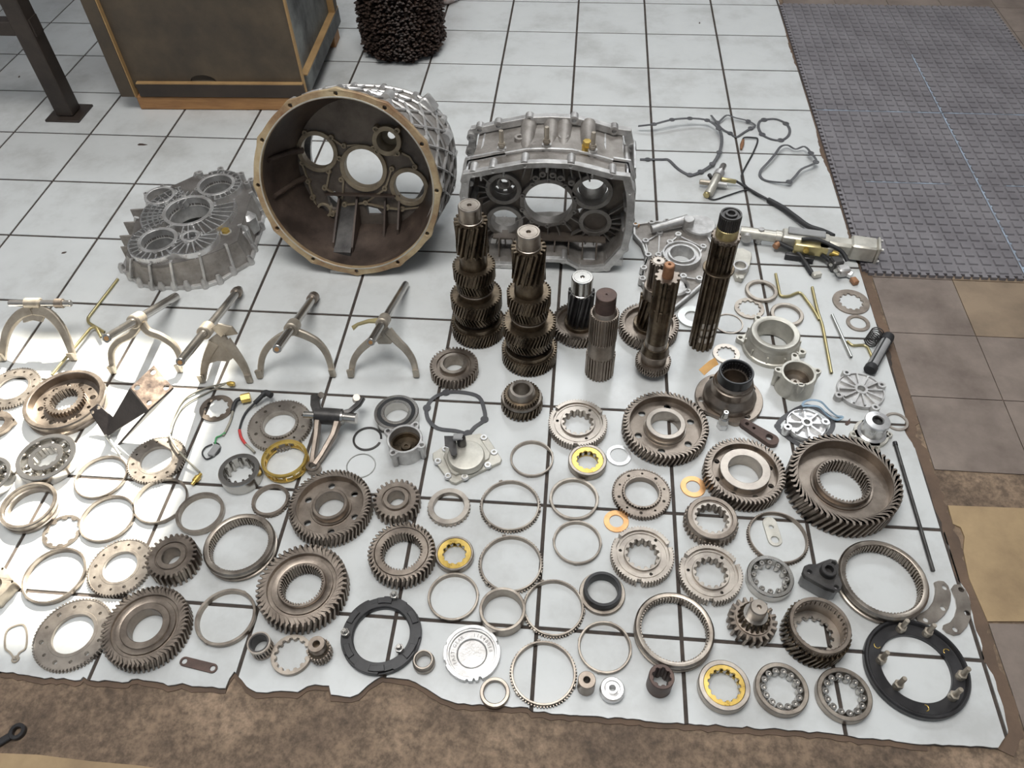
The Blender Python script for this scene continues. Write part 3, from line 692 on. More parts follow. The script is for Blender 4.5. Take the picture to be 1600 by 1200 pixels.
    for yy in (.08, .15, .22, .29):
        for sx in (-1, 1): sd.tube([(sx*.222, yy, -.02), (sx*.212, yy, -D)], .010, 10).cut()
    part(T, 'side_boss', sd, 'alu')
mid_housing()

def rear_case():
    H = .115; O = P(300, 400); o2 = lambda x, y, z=0.0: (P(x, y, z).x-O.x, P(x, y, z).y-O.y)
    T = thing('rear_gearbox_case', 'aluminium gearbox rear case lying flat with four bores and web of ribs', 'gearbox housing', (O.x, O.y, 0))
    base = [o2(x, y) for x, y in [(193,424),(206,436),(222,447),(240,451),(255,452),(275,452),(295,452),(322,449),(345,442),(366,428),(393,412),(399,392),(410,358),(413,338),(400,322),(370,318),(330,318),(290,326),(250,340),(215,372)]]
    top = [o2(x, y, H-.012) for x, y in [(203,398),(210,404),(222,410),(236,412),(250,411),(268,407),(287,402),(312,394),(334,386),(352,380),(366,373),(372,350),(380,325),(390,300),(393,283),(373,269),(344,262),(311,266),(266,288),(216,340)]]
    mid = [((a[0]*.82+b[0]*.18), (a[1]*.82+b[1]*.18)) for a, b in zip(base, top)]
    top_s = [((a[0]*.25+b[0]*.75), (a[1]*.25+b[1]*.75)) for a, b in zip(base, top)]
    part(T, 'base_flange', MB().plate(offset(base, .004) if area2(base) > 0 else offset(base[::-1], .004), [offset(base if area2(base) > 0 else base[::-1], -.016)], 0, .012, .001), 'alu')
    inn = offset(mid if area2(mid) > 0 else mid[::-1], -.008)
    w = MB(); m2 = mid if area2(mid) > 0 else mid[::-1]; t2 = top_s if area2(top_s) > 0 else top_s[::-1]
    ti = offset(t2, -.008)
    lv = lambda L, z: [(x, y, z) for x, y in L]
    LL = [lv(m2, .008), lv(t2, H-.024), lv(ti, H-.024), lv(inn, .008)]
    w.loft(LL+[LL[0]], False, False)
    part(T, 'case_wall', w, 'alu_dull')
    B = {'m': (293.5, 328, 67, 79), 'll': (246, 374, 50, 62), 'tl': (249, 304.5, 38, 47), 'ur': (337, 287.5, 49, 59), 's': (297, 368, 20, 30)}
    bc = {}
    for k, (x, y, wi, wo) in B.items():
        p = P(x, y, H); s = mpp(p); bc[k] = ((p.x-O.x, p.y-O.y), wi/2*s, wo/2*s)
    part(T, 'top_plate', MB().plate(t2, [circ(bc[k][1], 40, bc[k][0]) for k in bc], H-.032, H-.022), 'alu_recess_shade')
    rg = MB()
    for k, (c, ri, ro) in bc.items():
        d = .075 if k != 's' else .04
        rg.lathe([(ri-.004, H-d), (ri-.004, H-.03), (ri, H-.03), (ri, H-.001), (ri+.001, H), (ro-.001, H), (ro, H-.001), (ro, H-d)], 48, True, (c[0], c[1], 0)).cut()
    part(T, 'bearing_bore', rg, 'alu')
    rb = MB(); s = mpp(P(294, 328, H)); zt = H-.003; zb = H-.026
    def arc(c, r, a0, a1, n=28): return [(c[0]+r*math.cos(a0+(a1-a0)*i/n), c[1]+r*math.sin(a0+(a1-a0)*i/n)) for i in range(n+1)]
    M_ = bc['m'][0]
    for r in (46, 54, 62, 71.5): rb.rib(arc(M_, r*s, 2.1, 4.0), .0042, zb, zt)
    rb.rib(arc(M_, 71.5*s, -1.45, .5), .0048, zb, zt)
    for i in range(12): a = 2.15+i*.16; rb.rib([(M_[0]+39*s*math.cos(a), M_[1]+39*s*math.sin(a)), (M_[0]+71*s*math.cos(a), M_[1]+71*s*math.sin(a))], .004, zb, zt-.001)
    for i in range(11): a = -1.4+i*.18; rb.rib([(M_[0]+39*s*math.cos(a), M_[1]+39*s*math.sin(a)), (M_[0]+71*s*math.cos(a), M_[1]+71*s*math.sin(a))], .004, zb, zt-.001)
    c = bc['ll'][0]; rb.rib(arc(c, 43*s, 2.4, 5.6), .0048, zb, zt)
    for i in range(13): a = 2.4+i*.26; rb.rib([(c[0]+30*s*math.cos(a), c[1]+30*s*math.sin(a)), (c[0]+43*s*math.cos(a), c[1]+43*s*math.sin(a))], .004, zb, zt-.001)
    c = bc['s'][0]; rb.rib(arc(c, 41*s, 3.9, 6.6), .0048, zb, zt)
    for i in range(9): a = 3.9+i*.33; rb.rib([(c[0]+14*s*math.cos(a), c[1]+14*s*math.sin(a)), (c[0]+41*s*math.cos(a), c[1]+41*s*math.sin(a))], .0042, zb, zt-.001)
    c = bc['ur'][0]; rb.rib(arc(c, 40*s, -1.3, 2.2), .0048, zb, zt)
    for i in range(14): a = -1.3+i*.26; rb.rib([(c[0]+28*s*math.cos(a), c[1]+28*s*math.sin(a)), (c[0]+40*s*math.cos(a), c[1]+40*s*math.sin(a))], .004, zb, zt-.001)
    c = bc['tl'][0]
    for i in range(4): rb.rib([(c[0]+.04+i*.016, c[1]-.035), (c[0]+.05+i*.016, c[1]+.03)], .004, zb, zt-.001)
    part(T, 'top_ribs', rb, 'alu_mach')
    bs = MB()
    for k, n_ in (('m', 8), ('ll', 7), ('tl', 5), ('ur', 6), ('s', 3)):
        c, ri, ro = bc[k]
        for i in range(n_): a = TAU*i/n_+.5; boss(bs, (c[0]+(ro+.001)*math.cos(a), c[1]+(ro+.001)*math.sin(a)), .0068, H-.03, H+.0005, .45, 10); bs.cut()
    part(T, 'bolt_boss', bs, 'alu')
    # outside wall bosses, ribs and fins
    vb = MB(); ff = MB()
    nb = len(base)
    for i in range(nb):
        for f in (0.0,):
            a = base[i]; b = base[(i+1) % nb]; q = (a[0]*(1-f)+b[0]*f, a[1]*(1-f)+b[1]*f); ta = top[i]; tb_ = top[(i+1) % nb]; t = (ta[0]*(1-f)+tb_[0]*f, ta[1]*(1-f)+tb_[1]*f)
            if f == 0: vb.tube([(q[0], q[1], .0), (q[0], q[1], .018), (q[0]*.985, q[1]*.985, .03)], [.0105, .0105, .006], 12).cut()
            m_ = lambda k: (q[0]*(1-k)+t[0]*k, q[1]*(1-k)+t[1]*k)
            if i % 2: ff.strip([(*m_(.12), .012), (*m_(.45), .05), (*m_(.72), H-.03), (*m_(.85), H-.014)], [.022, .02, .016, .014], .008, Vector((b[0]-a[0], b[1]-a[1], 0))).cut()
    part(T, 'flange_boss', vb, 'alu'); part(T, 'wall_rib', ff, 'alu')
    for k, (x, y) in enumerate(((222, 330), (212, 350), (206, 371), (208, 388))):
        q = P(x, y, .075); fm = MB(); fm.box((q.x-O.x, q.y-O.y, .055), (.07, .005, .06), Matrix.Rotation(.15, 3, 'Z'), ch=.002); part(T, 'fin', fm, 'alu_dull')
    for x, y in ((388, 345), (376, 365)):
        q = P(x, y, .06); fm = MB(); fm.box((q.x-O.x, q.y-O.y, .05), (.05, .05, .075), Matrix.Rotation(-.5, 3, 'Z'), ch=.012); part(T, 'wall_pocket', fm, 'alu')
    q = P(353, 362, .095); pg = MB(); pg.solid([(.02, .06), (.017, .095)], 18, (q.x-O.x, q.y-O.y, 0)); part(T, 'plug_seat', pg, 'alu')
    pg = MB(); BOLT(pg, (q.x-O.x, q.y-O.y), .013, .008, .095); part(T, 'filler_plug', pg, 'brass', label='gold filler plug')
    ub = MB()
    for x, y in ((311, 268), (344, 262), (376, 270), (392, 279), (385, 284)): q = P(x, y, H); ub.solid([(.012, .05), (.010, H-.002), (.005, H-.002), (.005, H-.01)], 12, (q.x-O.x, q.y-O.y, 0)).cut()
    part(T, 'top_lug', ub, 'alu')
rear_case()

def pump_cover():
    O = P(1085, 425); T = thing('gear_cover_casting', 'aluminium cover plate casting with raised bearing ring behind the splined shafts', 'cover', (O.x, O.y, 0))
    h = .028; f = lambda x, y, z=h: (P(x, y, z).x-O.x, P(x, y, z).y-O.y)
    out = [f(x, y) for x, y in [(990,347),(1017,343),(1043,341),(1072,337),(1096,337),(1115,347),(1108,366),(1115,378),(1110,400),(1106,425),(1100,440),(1082,456),(1052,481),(1036,475),(1012,455),(1002,436),(1004,420),(1010,398),(1003,378),(990,363)]]
    c = f(1065, 400); 
    part(T, 'plate', MB().plate(out, [circ(.034, 32, c)], 0, h-.012, .002), 'alu_dull')
    rm = MB(); o3 = out if area2(out) > 0 else out[::-1]; rm.plate(o3, [offset(o3, -.007)], .004, h-.006, .001); part(T, 'rim', rm, 'alu')
    rg = MB().lathe([(.033, 0), (.033, h+.004), (.036, h+.012), (.042, h+.012), (.043, h+.004), (.052, h+.004), (.053, h+.012), (.058, h+.012), (.06, 0)], 44, True, (c[0], c[1], 0)); part(T, 'bearing_ring', rg, 'alu')
    bs = MB(); L = [(993,349),(1018,346),(1042,344),(1094,340),(1031,362),(1009,375),(1060,365),(1047,377),(1013,397),(1029,397),(1006,417),(1099,384),(1004,434),(1068,430),(1093,434),(1074,454),(1080,414),(1049,418)]
    for x, y in L: boss(bs, f(x, y), .0105, .006, h, .5, 14); bs.cut()
    part(T, 'bolt_boss', bs, 'alu')
    rb = MB()
    for a, b in ((4,5),(5,8),(8,10),(10,12),(9,4),(6,7),(13,14),(13,15),(11,16),(6,11),(7,9)): rb.rib([f(*L[a]), f(*L[b])], .004, .008, h-.006)
    part(T, 'ribs', rb, 'alu')
    tp = MB(); a, b = P(1018, 358, .035), P(1074, 344, .04); tp.tube([a-O, b-O+Vector((0, 0, .003))], [.012, .016], 16); tp.solid([(.017, .02), (.017, .058), (.015, .06)], 20, (f(1077, 342, .058)[0], f(1077, 342, .058)[1], 0)); part(T, 'oil_passage', tp, 'alu')
    d = f(1093, 352, .03); part(T, 'dome', MB().solid([(.05, .004), (.05, .03), (.047, .034)], 36, d+(0,)), 'alu')
    d2 = f(1055, 445, .03); part(T, 'pump_boss', MB().solid([(.042, .004), (.042, .026), (.036, .03), (.034, .022)], 32, d2+(0,)), 'alu')
    pl = MB(); q = f(995, 352, .02); BOLT(pl, q, .009, .02, .005); part(T, 'copper_plug', pl, 'copper')
pump_cover()
# ---------------------------------------------------------------- round parts lying on the floor
def place(cx, cy, w, h):                                   # centre of the top face and its width in pixels, height in metres
    p = P(cx, cy, h); return p, w/2*mpp(p)
def circ_p(r, n=48): return circ(r, n)
RZ = random.Random(11)
def new(name, label, cat, cx, cy, w, h, group=None, z=0.0):
    p, R = place(cx, cy, w, h+z); return thing(name, label, cat, (p.x, p.y, z), RZ.uniform(0, TAU), group), R

def gear(label, cx, cy, w, h, N, rim=.82, hub=.5, bore=.35, holes=0, hole=.075, web=.012, dep=None, tw=.10, hubup=0.0, spline=0, m='gear', mh=None, group='flat gears', ring2=None, holer=None):
    T, R = new('gear', label, 'gear', cx, cy, w, h, group)
    dep = dep or TAU*R/N*.62; rr = R*rim; rh = R*hub; rb = R*bore
    part(T, 'toothed_rim', MB().annulus(teeth(R, dep, N), circ(rr, 72), 0, h, .0009, tw), m)
    zw0, zw1 = h*.3, max(h*.4, h-web)
    hr = holer*R if holer else (rr+rh)/2
    hl = [circ(hole*R, 14, (hr*math.cos(TAU*k/holes), hr*math.sin(TAU*k/holes))) for k in range(holes)]
    if rim > hub+.02: part(T, 'web', MB().plate(circ(rr+.0008, 64), [circ(rh-.0008, 48)]+hl, zw0, zw1), m)
    hz = h+hubup
    inn = spl(rb*1.07, rb*.09, spline) if spline else circ(rb, 48)
    if ring2:                                              # stepped hub: outer shoulder then inner lip
        part(T, 'shoulder', MB().lathe([(R*ring2, zw0), (R*ring2, zw1+.003), (R*ring2+.002, zw1+.004), (rh-.001, zw1+.004), (rh, zw1), (rh, zw0)], 56), mh or m)
        rh = R*ring2+.0005
    part(T, 'hub', MB().annulus(circ(rh, 56), inn, 0, hz, .0011), mh or m)
    return T
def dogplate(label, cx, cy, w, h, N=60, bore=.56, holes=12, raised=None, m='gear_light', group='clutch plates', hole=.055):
    T, R = new('clutch_plate', label, 'clutch plate', cx, cy, w, h, group); rb = R*bore; rc = R*(raised or bore+.10); hr = (rc+R*.9)/2+.0005
    part(T, 'toothed_rim', MB().annulus(teeth(R, R*.045, N, (0., .35, .5, .85)), circ(R*.93, 72), 0, h*.75, .0006), m)
    hl = [circ(hole*R*(1.0 if k % 2 else .75), 12, (hr*math.cos(TAU*k/holes), hr*math.sin(TAU*k/holes))) for k in range(holes)]
    part(T, 'disc', MB().plate(circ(R*.932, 72), [circ(rc-.0006, 56)]+hl, h*.08, h*.68), m)
    part(T, 'collar', MB().annulus(teeth(rc, rc*.05, 40, (0., .35, .5, .85)) if raised else circ(rc, 56), circ(rb, 56), 0, h if raised else h*.72, .0008), m)
    return T
def synchro(label, cx, cy, w, h=.010, N=66, band=.90, m='ring_steel', lugs=0, group='synchroniser rings', toothed=True, tdep=.045, gaps=0):
    T, R = new('synchroniser_ring', label, 'ring', cx, cy, w, h, group); rb = R*band
    if toothed:
        part(T, 'toothed_edge', MB().annulus(teeth(R, R*tdep, N, (0., .38, .5, .88)), circ(R*.945, 72), h*.05, h*.5, .0003), m)
        part(T, 'band', MB().lathe([(rb, 0), (rb+.0006, h-.0006), (rb+.0012, h), (R*.947, h), (R*.955, h*.8), (R*.955, 0)], 72), m)
    else: part(T, 'band', MB().lathe([(rb-.0012, 0), (rb, h-.0006), (rb+.0008, h), (R-.0006, h), (R, h-.0006), (R-.0006, 0)], 72), m)
    for k in range(lugs):
        a = TAU*k/lugs; q = MB(); q.box((R*.985*math.cos(a), R*.985*math.sin(a), h*.62), (R*.03+.002, R*.11, h*.75), Matrix.Rotation(a, 3, 'Z'), ch=.0008); part(T, 'lug', q, m)
    return T
def sleeve(label, cx, cy, w, h, N, inner=.86, m='ring_steel', group='sliding sleeves', groove=True):
    T, R = new('sliding_sleeve', label, 'sleeve', cx, cy, w, h, group); ri = R*inner
    pr = [(ri, .0005), (ri, h-.0005), (ri+.001, h), (R*.955, h), (R, h*.86), (R, h*.66), (R*.95, h*.6), (R*.95, h*.34), (R, h*.28), (R, h*.08), (R*.97, 0), (ri+.001, 0)] if groove else [(ri, 0), (ri, h), (R-.001, h), (R, h-.001), (R, 0)]
    part(T, 'sleeve_body', MB().lathe(pr, 88), m)
    part(T, 'inner_teeth', MB().annulus(circ(ri+.0004, 88), spl(ri, ri*.045, N), h*.06, h*.9, .0004), m)
    return T
def syhub(label, cx, cy, w, h, N=60, bore=.47, nsp=14, m='gear_light', group='synchroniser hubs', a0=0.0):
    T, R = new('synchroniser_hub', label, 'hub', cx, cy, w, h, group); rb = R*bore
    seg = [];  nn = N//3
    for s_ in range(3):                                    # three toothed rim sectors with slots between
        a1 = a0+TAU*s_/3+.07; a2 = a0+TAU*(s_+1)/3-.07; ro = []
        for i in range(nn):
            for k, f in enumerate((0., .36, .5, .86)): a = a1+(a2-a1)*(i+f)/nn; r = R*.955 if k < 2 else R; ro.append((r*math.cos(a), r*math.sin(a)))
        inn = [(R*.85*math.cos(a2-(a2-a1)*i/18), R*.85*math.sin(a2-(a2-a1)*i/18)) for i in range(19)]
        part(T, 'rim_sector', MB().plate(ro+inn, (), 0, h), m)
    hl = [circ(.055*R, 12, (R*.70*math.cos(a0+TAU*k/3+.5), R*.70*math.sin(a0+TAU*k/3+.5))) for k in range(3)]
    part(T, 'web', MB().plate(circ(R*.855, 64), [circ(R*.58, 48)]+hl, h*.2, h*.78), m)
    part(T, 'groove_ring', MB().lathe([(R*.76, h*.7), (R*.76, h*.86), (R*.80, h*.86), (R*.80, h*.7)], 64), m)
    part(T, 'hub', MB().annulus(circ(R*.585, 48), spl(rb*1.12, rb*.16, nsp), 0, h*1.02, .0008), m)
    return T
def bearing(label, cx, cy, w, h, bore=.6, rollers=14, cage=None, m='polished', inner=None, group='bearings', balls=False, race=.84, cagew=None):
    T, R = new('bearing', label, 'bearing', cx, cy, w, h, group); ro = R*race; ri = R*(inner or bore)
    part(T, 'outer_race', MB().lathe([(ro, 0), (ro, h-.0008), (ro+.0008, h), (R-.0016, h), (R, h-.0016), (R, .0016), (R-.0016, 0)], 64), m)
    rm = (ro+ri)/2; rr = min((ro-ri)/2*.92, PI*rm/rollers*.92); n = rollers
    if cage:
        cw = R*(cagew or bore); 
        part(T, 'cage', MB().plate(circ(ro*.995, 64), [spl(cw*1.08, cw*.10, rollers)], h*.78, h*.96, .0004), cage)
        part(T, 'cage_ring', MB().lathe([(cw*1.04, 0), (cw*1.04, h*.2), (ro*.99, h*.2), (ro*.99, 0)], 48), cage)
    sh = None
    for k in range(n):
        a = TAU*k/n
        if sh is None:
            q = MB()
            if balls:
                q.solid([(rr*math.cos(t), h*.5+rr*math.sin(t)) for t in [(-1.4+.35*i) for i in range(9)]], 14)
            else: q.solid([(rr*.9, h*.08), (rr, h*.12), (rr, h*(.74 if cage else .88)), (rr*.85, h*(.77 if cage else .93)), (rr*.45, h*(.77 if cage else .93)), (rr*.42, h*.74)], 12)
            sh = q.mesh('ball' if balls else 'roller', 'polished')
        part(T, 'ball' if balls else 'roller', sh, None, (rm*math.cos(a), rm*math.sin(a), 0))
    if inner:
        part(T, 'inner_race', MB().annulus(circ(ri, 48), spl(R*bore*1.05, R*bore*.1, 10) if not cage else circ(R*bore, 48), 0, h, .0008), m)
    return T
def flatring(label, cx, cy, w, h, bore, m='ring_steel', nsp=0, name='washer', cat='washer', group=None, dep=.14, gap=0.0, z=0.0, out=None, ch=.0004):
    T = None; p, R = place(cx, cy, w, h+z); rb = R*bore; mb = MB()
    if gap:
        n = 60; a0 = gap/2; A = [a0+(TAU-gap)*i/n for i in range(n+1)]
        mb.plate([(R*math.cos(a), R*math.sin(a)) for a in A]+[(rb*math.cos(a), rb*math.sin(a)) for a in A[::-1]], (), 0, h)
    else: mb.annulus(out(R) if out else circ(R, 64), spl(rb*(1+dep/2), rb*dep, nsp) if nsp else circ(rb, 56), 0, h, ch)
    return single(name, mb, m, label, cat, (p.x, p.y, z), gap and -.1 or RZ.uniform(0, 6), group)
def ringprof(name, label, cat, cx, cy, w, h, prof, m, n=64, group=None, z=0.0):     # prof (fraction of R, fraction of h)
    p, R = place(cx, cy, w, h+z); return single(name, MB().lathe([(R*a, h*b) for a, b in prof], n), m, label, cat, (p.x, p.y, z), 0, group)

# --- gears
gear('gear with six round web holes and raised rim beside the brass cage', 515, 787, 130, .036, 60, .80, .50, .34, 6, .085, .020, ring2=.42)
gear('gear with six web holes and bright bore ring beside the black-bored flange', 1040, 662, 134, .034, 58, .83, .50, .34, 6, .085, .020, hubup=.003, mh='gear_light', ring2=.455)
gear('gear with eight web holes and wide smooth hub beside the largest gear', 1164, 734, 126, .036, 56, .80, .62, .41, 8, .07, .016, hubup=.004, mh='gear_light')
gear('largest gear, deep dished with internal teeth in its hub', 1321, 746, 172, .056, 54, .83, .56, .425, 0, .05, .030, spline=44, hubup=-.012, tw=.16, ring2=.49)
gear('gear with stepped hub ring between a holed clutch plate and the small plate', 226, 977, 134, .032, 56, .77, .70, .40, 0, .05, .006, ring2=.56)
gear('gear with fine internal teeth in a recess beside the sliding sleeve and black ring', 471, 913, 142, .038, 50, .76, .68, .44, 0, .05, .010, ring2=.52, spline=46)
gear('flat-faced gear with internal teeth in its bore beside the small brass bearing', 627, 861, 106, .036, 44, .80, .79, .57, 0, .05, .006, spline=40)
gear('small coarse-toothed gear with raised collar beside a toothed ring', 619, 779, 74, .034, 26, .60, .55, .36, 0, .05, .004, hubup=.003, tw=.05)
gear('coarse-toothed gear with smooth round bore, half in sunlight beside the sleeve', 267, 868, 79, .042, 28, .62, .58, .36, 0, .05, .004, tw=.08)
gear('gear with bright raised hub ring at the foot of the tall countershaft', 709, 569, 76, .034, 40, .70, .58, .42, 0, .05, .005, hubup=.006, mh='ring_steel')
# --- clutch plates with teeth and holes
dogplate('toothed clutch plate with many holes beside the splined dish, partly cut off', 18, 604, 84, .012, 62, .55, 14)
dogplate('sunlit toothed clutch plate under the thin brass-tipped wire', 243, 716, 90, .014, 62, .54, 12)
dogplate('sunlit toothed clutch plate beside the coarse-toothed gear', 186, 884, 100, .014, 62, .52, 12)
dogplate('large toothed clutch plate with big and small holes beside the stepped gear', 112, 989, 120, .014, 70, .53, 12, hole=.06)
dogplate('toothed clutch plate with raised toothed collar above the brass cage', 436, 661, 100, .018, 64, .50, 10, .60)
dogplate('toothed clutch plate with raised toothed collar between copper washers', 1003, 768, 92, .018, 60, .57, 10, .67, m='gear')
# --- synchroniser rings
synchro('fine-toothed thin ring above its matching toothed ring, right of the sensor cover', 797, 788, 96, .012, 62, .89, tdep=.055, lugs=3)
synchro('fine-toothed thin ring between the brass bearing and a plain ring', 798, 879, 102, .012, 64, .89, tdep=.055, lugs=3)
synchro('fine-toothed thin ring touching the wide race ring and black seal collar', 865, 948, 98, .012, 64, .89, tdep=.055, lugs=3)
synchro('fine-toothed thin ring at the tile edge beside the small steel bush', 849, 1050, 106, .012, 66, .885, tdep=.055, lugs=3)
synchro('fine-toothed dark thin ring with an oval link plate inside', 1216, 838, 95, .012, 66, .90, m='gear', tdep=.055)
synchro('small thick toothed ring beside the coarse notched gear', 701, 790, 68, .013, 32, .70, tdep=.08, m='gear_light')
synchro('small dark toothed ring below the brass cage', 422, 780, 60, .012, 36, .80, tdep=.06, m='gear')
PR = dict(toothed=False, band=.92)
synchro('plain thin ring with three lugs beside the toothed ring and slotted hub', 831, 715, 68, .010, **PR, lugs=3)
synchro('plain thin ring with six lugs above an equal ring, near copper washer', 897, 778, 77, .010, toothed=False, band=.89, lugs=6)
synchro('plain thin ring below the ring with lugs, above the black seal', 902, 846, 76, .010, toothed=False, band=.92, lugs=4)
synchro('plain thin ring with lugs under the flat-faced gear', 708, 931, 80, .010, toothed=False, band=.91, lugs=3)
synchro('plain thin ring below the black seal collar', 945, 1010, 84, .010, toothed=False, band=.92, lugs=4)
synchro('plain thin ring with four lugs beside the stepped gear and small link plate', 352, 963, 94, .012, toothed=False, band=.90, lugs=4)
synchro('dull thin ring between sunlit rings and the sliding sleeve', 312, 800, 74, .014, toothed=False, band=.86, lugs=3)
synchro('sunlit thin ring under the shadow of the black bracket', 157, 744, 80, .010, toothed=False, band=.94, lugs=3)
synchro('sunlit thin ring touching the small splined washer', 167, 809, 84, .010, toothed=False, band=.93, lugs=3)
synchro('half-sunlit thin ring below the sunlit clutch plate', 250, 781, 84, .010, toothed=False, band=.93, lugs=3)
synchro('sunlit thin ring with lugs beside the large holed clutch plate', 84, 898, 96, .012, toothed=False, band=.92, lugs=4)
# --- sleeves
sleeve('sliding sleeve with inner teeth between coarse-toothed gear and dished gear', 373, 849, 111, .030, 66, .84)
sleeve('sliding sleeve with inner teeth above the rust-brown bush', 1054, 982, 124, .028, 68, .86)
sleeve('sliding sleeve with inner teeth beside the dark pump body', 1381, 903, 136, .032, 72, .86)
# --- hubs
syhub('slotted synchroniser hub between the drum gear and the six-hole gear', 903, 659, 92, .024, a0=.5)
syhub('slotted synchroniser hub touching the copper washer above the toothed sleeve', 1004, 865, 99, .024, a0=1.4)
syhub('slotted synchroniser hub beside the roller bearing and pinion', 1111, 894, 99, .024, a0=.2)
# --- bearings
bearing('roller bearing with brass cage beside the slotted hub', 918, 718, 60, .022, .54, 12, 'brass', race=.82, m='ring_steel')
bearing('small roller bearing with brass cage beside the flat-faced gear', 710, 864, 60, .018, .58, 12, 'brass', race=.88, m='ring_steel')
bearing('large roller bearing with brass cage at the tile edge', 1132, 1070, 80, .022, .58, 15, 'brass', race=.80, cagew=.60, m='gear_light')
bearing('roller bearing without cage between the two bearings at the tile edge', 1222, 1075, 82, .020, .54, 14, race=.82, m='ring_steel')
bearing('roller bearing without cage beside the black studded ring at tile edge', 1320, 1084, 84, .020, .54, 14, race=.82, m='ring_steel')
bearing('steel roller bearing behind the toothed pinion', 1204, 900, 72, .024, .56, 12, race=.82)
bearing('small thick roller bearing beside the brass cage', 373, 734, 64, .036, .58, 11, race=.74)
bearing('sunlit ball bearing with stepped inner race beside the black bracket', 71, 713, 90, .030, .40, 10, inner=.58, balls=True, race=.82)
bearing('sunlit bearing at the edge beside the grooved ring, mostly cut off', -26, 745, 80, .026, .5, 10, inner=.6, balls=True)
def sealed():
    T, R = new('bearing', 'sealed ball bearing with black seal touching the cup cover', 'bearing', 619, 643, 70, .032, 'bearings'); h = .032
    part(T, 'outer_race', MB().lathe([(R*.85, 0), (R*.85, h-.001), (R*.87, h), (R*.97, h), (R, h-.002), (R, .002), (R*.97, 0)], 56), 'polished')
    part(T, 'seal', MB().lathe([(R*.68, .002), (R*.68, h-.002), (R*.855, h-.0015), (R*.855, .002)], 56), 'seal_black')
    part(T, 'inner_race', MB().lathe([(R*.54, 0), (R*.54, h-.001), (R*.56, h), (R*.68, h), (R*.69, h-.001), (R*.69, 0)], 56), 'polished')
sealed()
def cage():
    T, R = new('brass_bearing_cage', 'open brass bearing cage ring overlapping a clutch plate', 'bearing cage', 444, 715, 72, .030, None); h = .026
    T.location.z = .004
    part(T, 'upper_ring', MB().lathe([(R*.86, h*.72), (R*.88, h), (R*.98, h), (R, h*.95), (R, h*.72)], 56), 'brass')
    part(T, 'lower_ring', MB().lathe([(R*.86, 0), (R*.86, h*.2), (R, h*.2), (R, 0)], 56), 'brass')
    for k in range(14):
        a = TAU*k/14; q = MB().box((R*.93*math.cos(a), R*.93*math.sin(a), h*.46), (R*.10, R*.13, h*.58), Matrix.Rotation(a, 3, 'Z'), ch=.0008); part(T, 'bar', q, 'brass')
cage()
# --- washers, races, small rings
flatring('large splined washer beside the small plain washer near the mats', 1330, 471, 56, .004, .62, 'gear', 12, name='splined_washer', group='splined washers')
flatring('small plain steel washer below the large splined washer', 1341, 504, 36, .004, .68, 'gear')
flatring('splined washer between two plain rings beside the longest shaft', 1171, 481, 46, .005, .72, 'ring_steel', 12, name='splined_washer', group='splined washers')
flatring('splined washer half hidden behind the black-bored flange', 1135, 552, 42, .005, .66, 'gear_light', 12, name='splined_washer', group='splined washers')
flatring('thick plain ring just behind the splined washer by the longest shaft', 1190, 453, 50, .010, .76, 'ring_steel', name='spacer_ring', cat='ring', ch=.0015)
flatring('thick plain ring behind the large bearing cover', 1230, 490, 51, .010, .76, 'ring_steel', name='spacer_ring', cat='ring', ch=.0015)
flatring('very thin plain ring at the foot of the longest shaft', 1139, 505, 44, .003, .90, 'ring_steel', name='snap_ring', cat='ring')
flatring('pale flat thrust washer partly hidden by the longest shaft', 1082, 494, 46, .006, .50, 'silver_tube')
flatring('small splined washer standing clear between wires and clutch plate', 338, 637, 52, .005, .70, 'gear', 10, name='splined_washer', group='splined washers')
flatring('sunlit splined washer between two sunlit thin rings', 97, 830, 60, .004, .80, 'ring_steel', 10, name='splined_washer', group='splined washers')
flatring('thick splined ring between two small splined pinions', 455, 1022, 64, .010, .78, 'ring_steel', 14, name='splined_washer', group='splined washers')
flatring('copper thrust washer beside the eight-hole gear', 1083, 760, 39, .003, .56, 'copper', name='copper_washer', group='copper washers')
flatring('copper thrust washer under the slotted hub', 963, 814, 39, .003, .56, 'copper', name='copper_washer', group='copper washers')
flatring('bright white steel washer beside the brass caged bearing', 967, 711, 39, .004, .70, 'alu_mach', name='lock_washer')
flatring('dark open snap ring beside the sealed bearing', 574, 685, 46, .003, .86, 'dark_steel', name='snap_ring', cat='ring', gap=.35)
flatring('pale wire-thin ring below the dark snap ring', 564, 727, 46, .0025, .93, 'silver_tube', name='snap_ring', cat='ring')
flatring('oval-looking flat ring behind the flanged tube', 1401, 658, 36, .004, .78, 'gear_light', name='spacer_ring', cat='ring')
ringprof('race_ring', 'tall pale race ring beside the plate with raised lettering', 'ring', 785, 951, 73, .030, [(.84,0),(.86,.97),(.88,1),(.98,1),(1,.96),(1,.04),(.98,0)], 'ring_steel')
ringprof('race_ring', 'small plain race ring on the broken tile edge', 'ring', 773, 1081, 47, .010, [(.73,0),(.73,.9),(.78,1),(.96,1),(1,.85),(1,0)], 'ring_steel')
ringprof('grooved_ring', 'sunlit grooved steel collar ring beside the small splined washer', 'ring', 43, 788, 86, .028, [(.80,0),(.80,.5),(.86,.55),(.86,.95),(.88,1),(.97,1),(1,.9),(1,.62),(.95,.58),(.95,.36),(1,.3),(1,.05),(.97,0)], 'ring_steel')
def seal():
    T, R = new('oil_seal', 'black oil seal collar with steel flange under a plain ring', 'seal', 941, 926, 72, .008)
    part(T, 'flange', MB().lathe([(R*.72, 0), (R*.72, .008), (R*.97, .008), (R, .006), (R, 0)], 56), 'ring_steel')
    part(T, 'collar', MB().lathe([(R*.66, .001), (R*.66, .026), (R*.68, .028), (R*.80, .028), (R*.82, .026), (R*.84, .008), (R*.84, .001)], 56), 'black_paint')
seal()
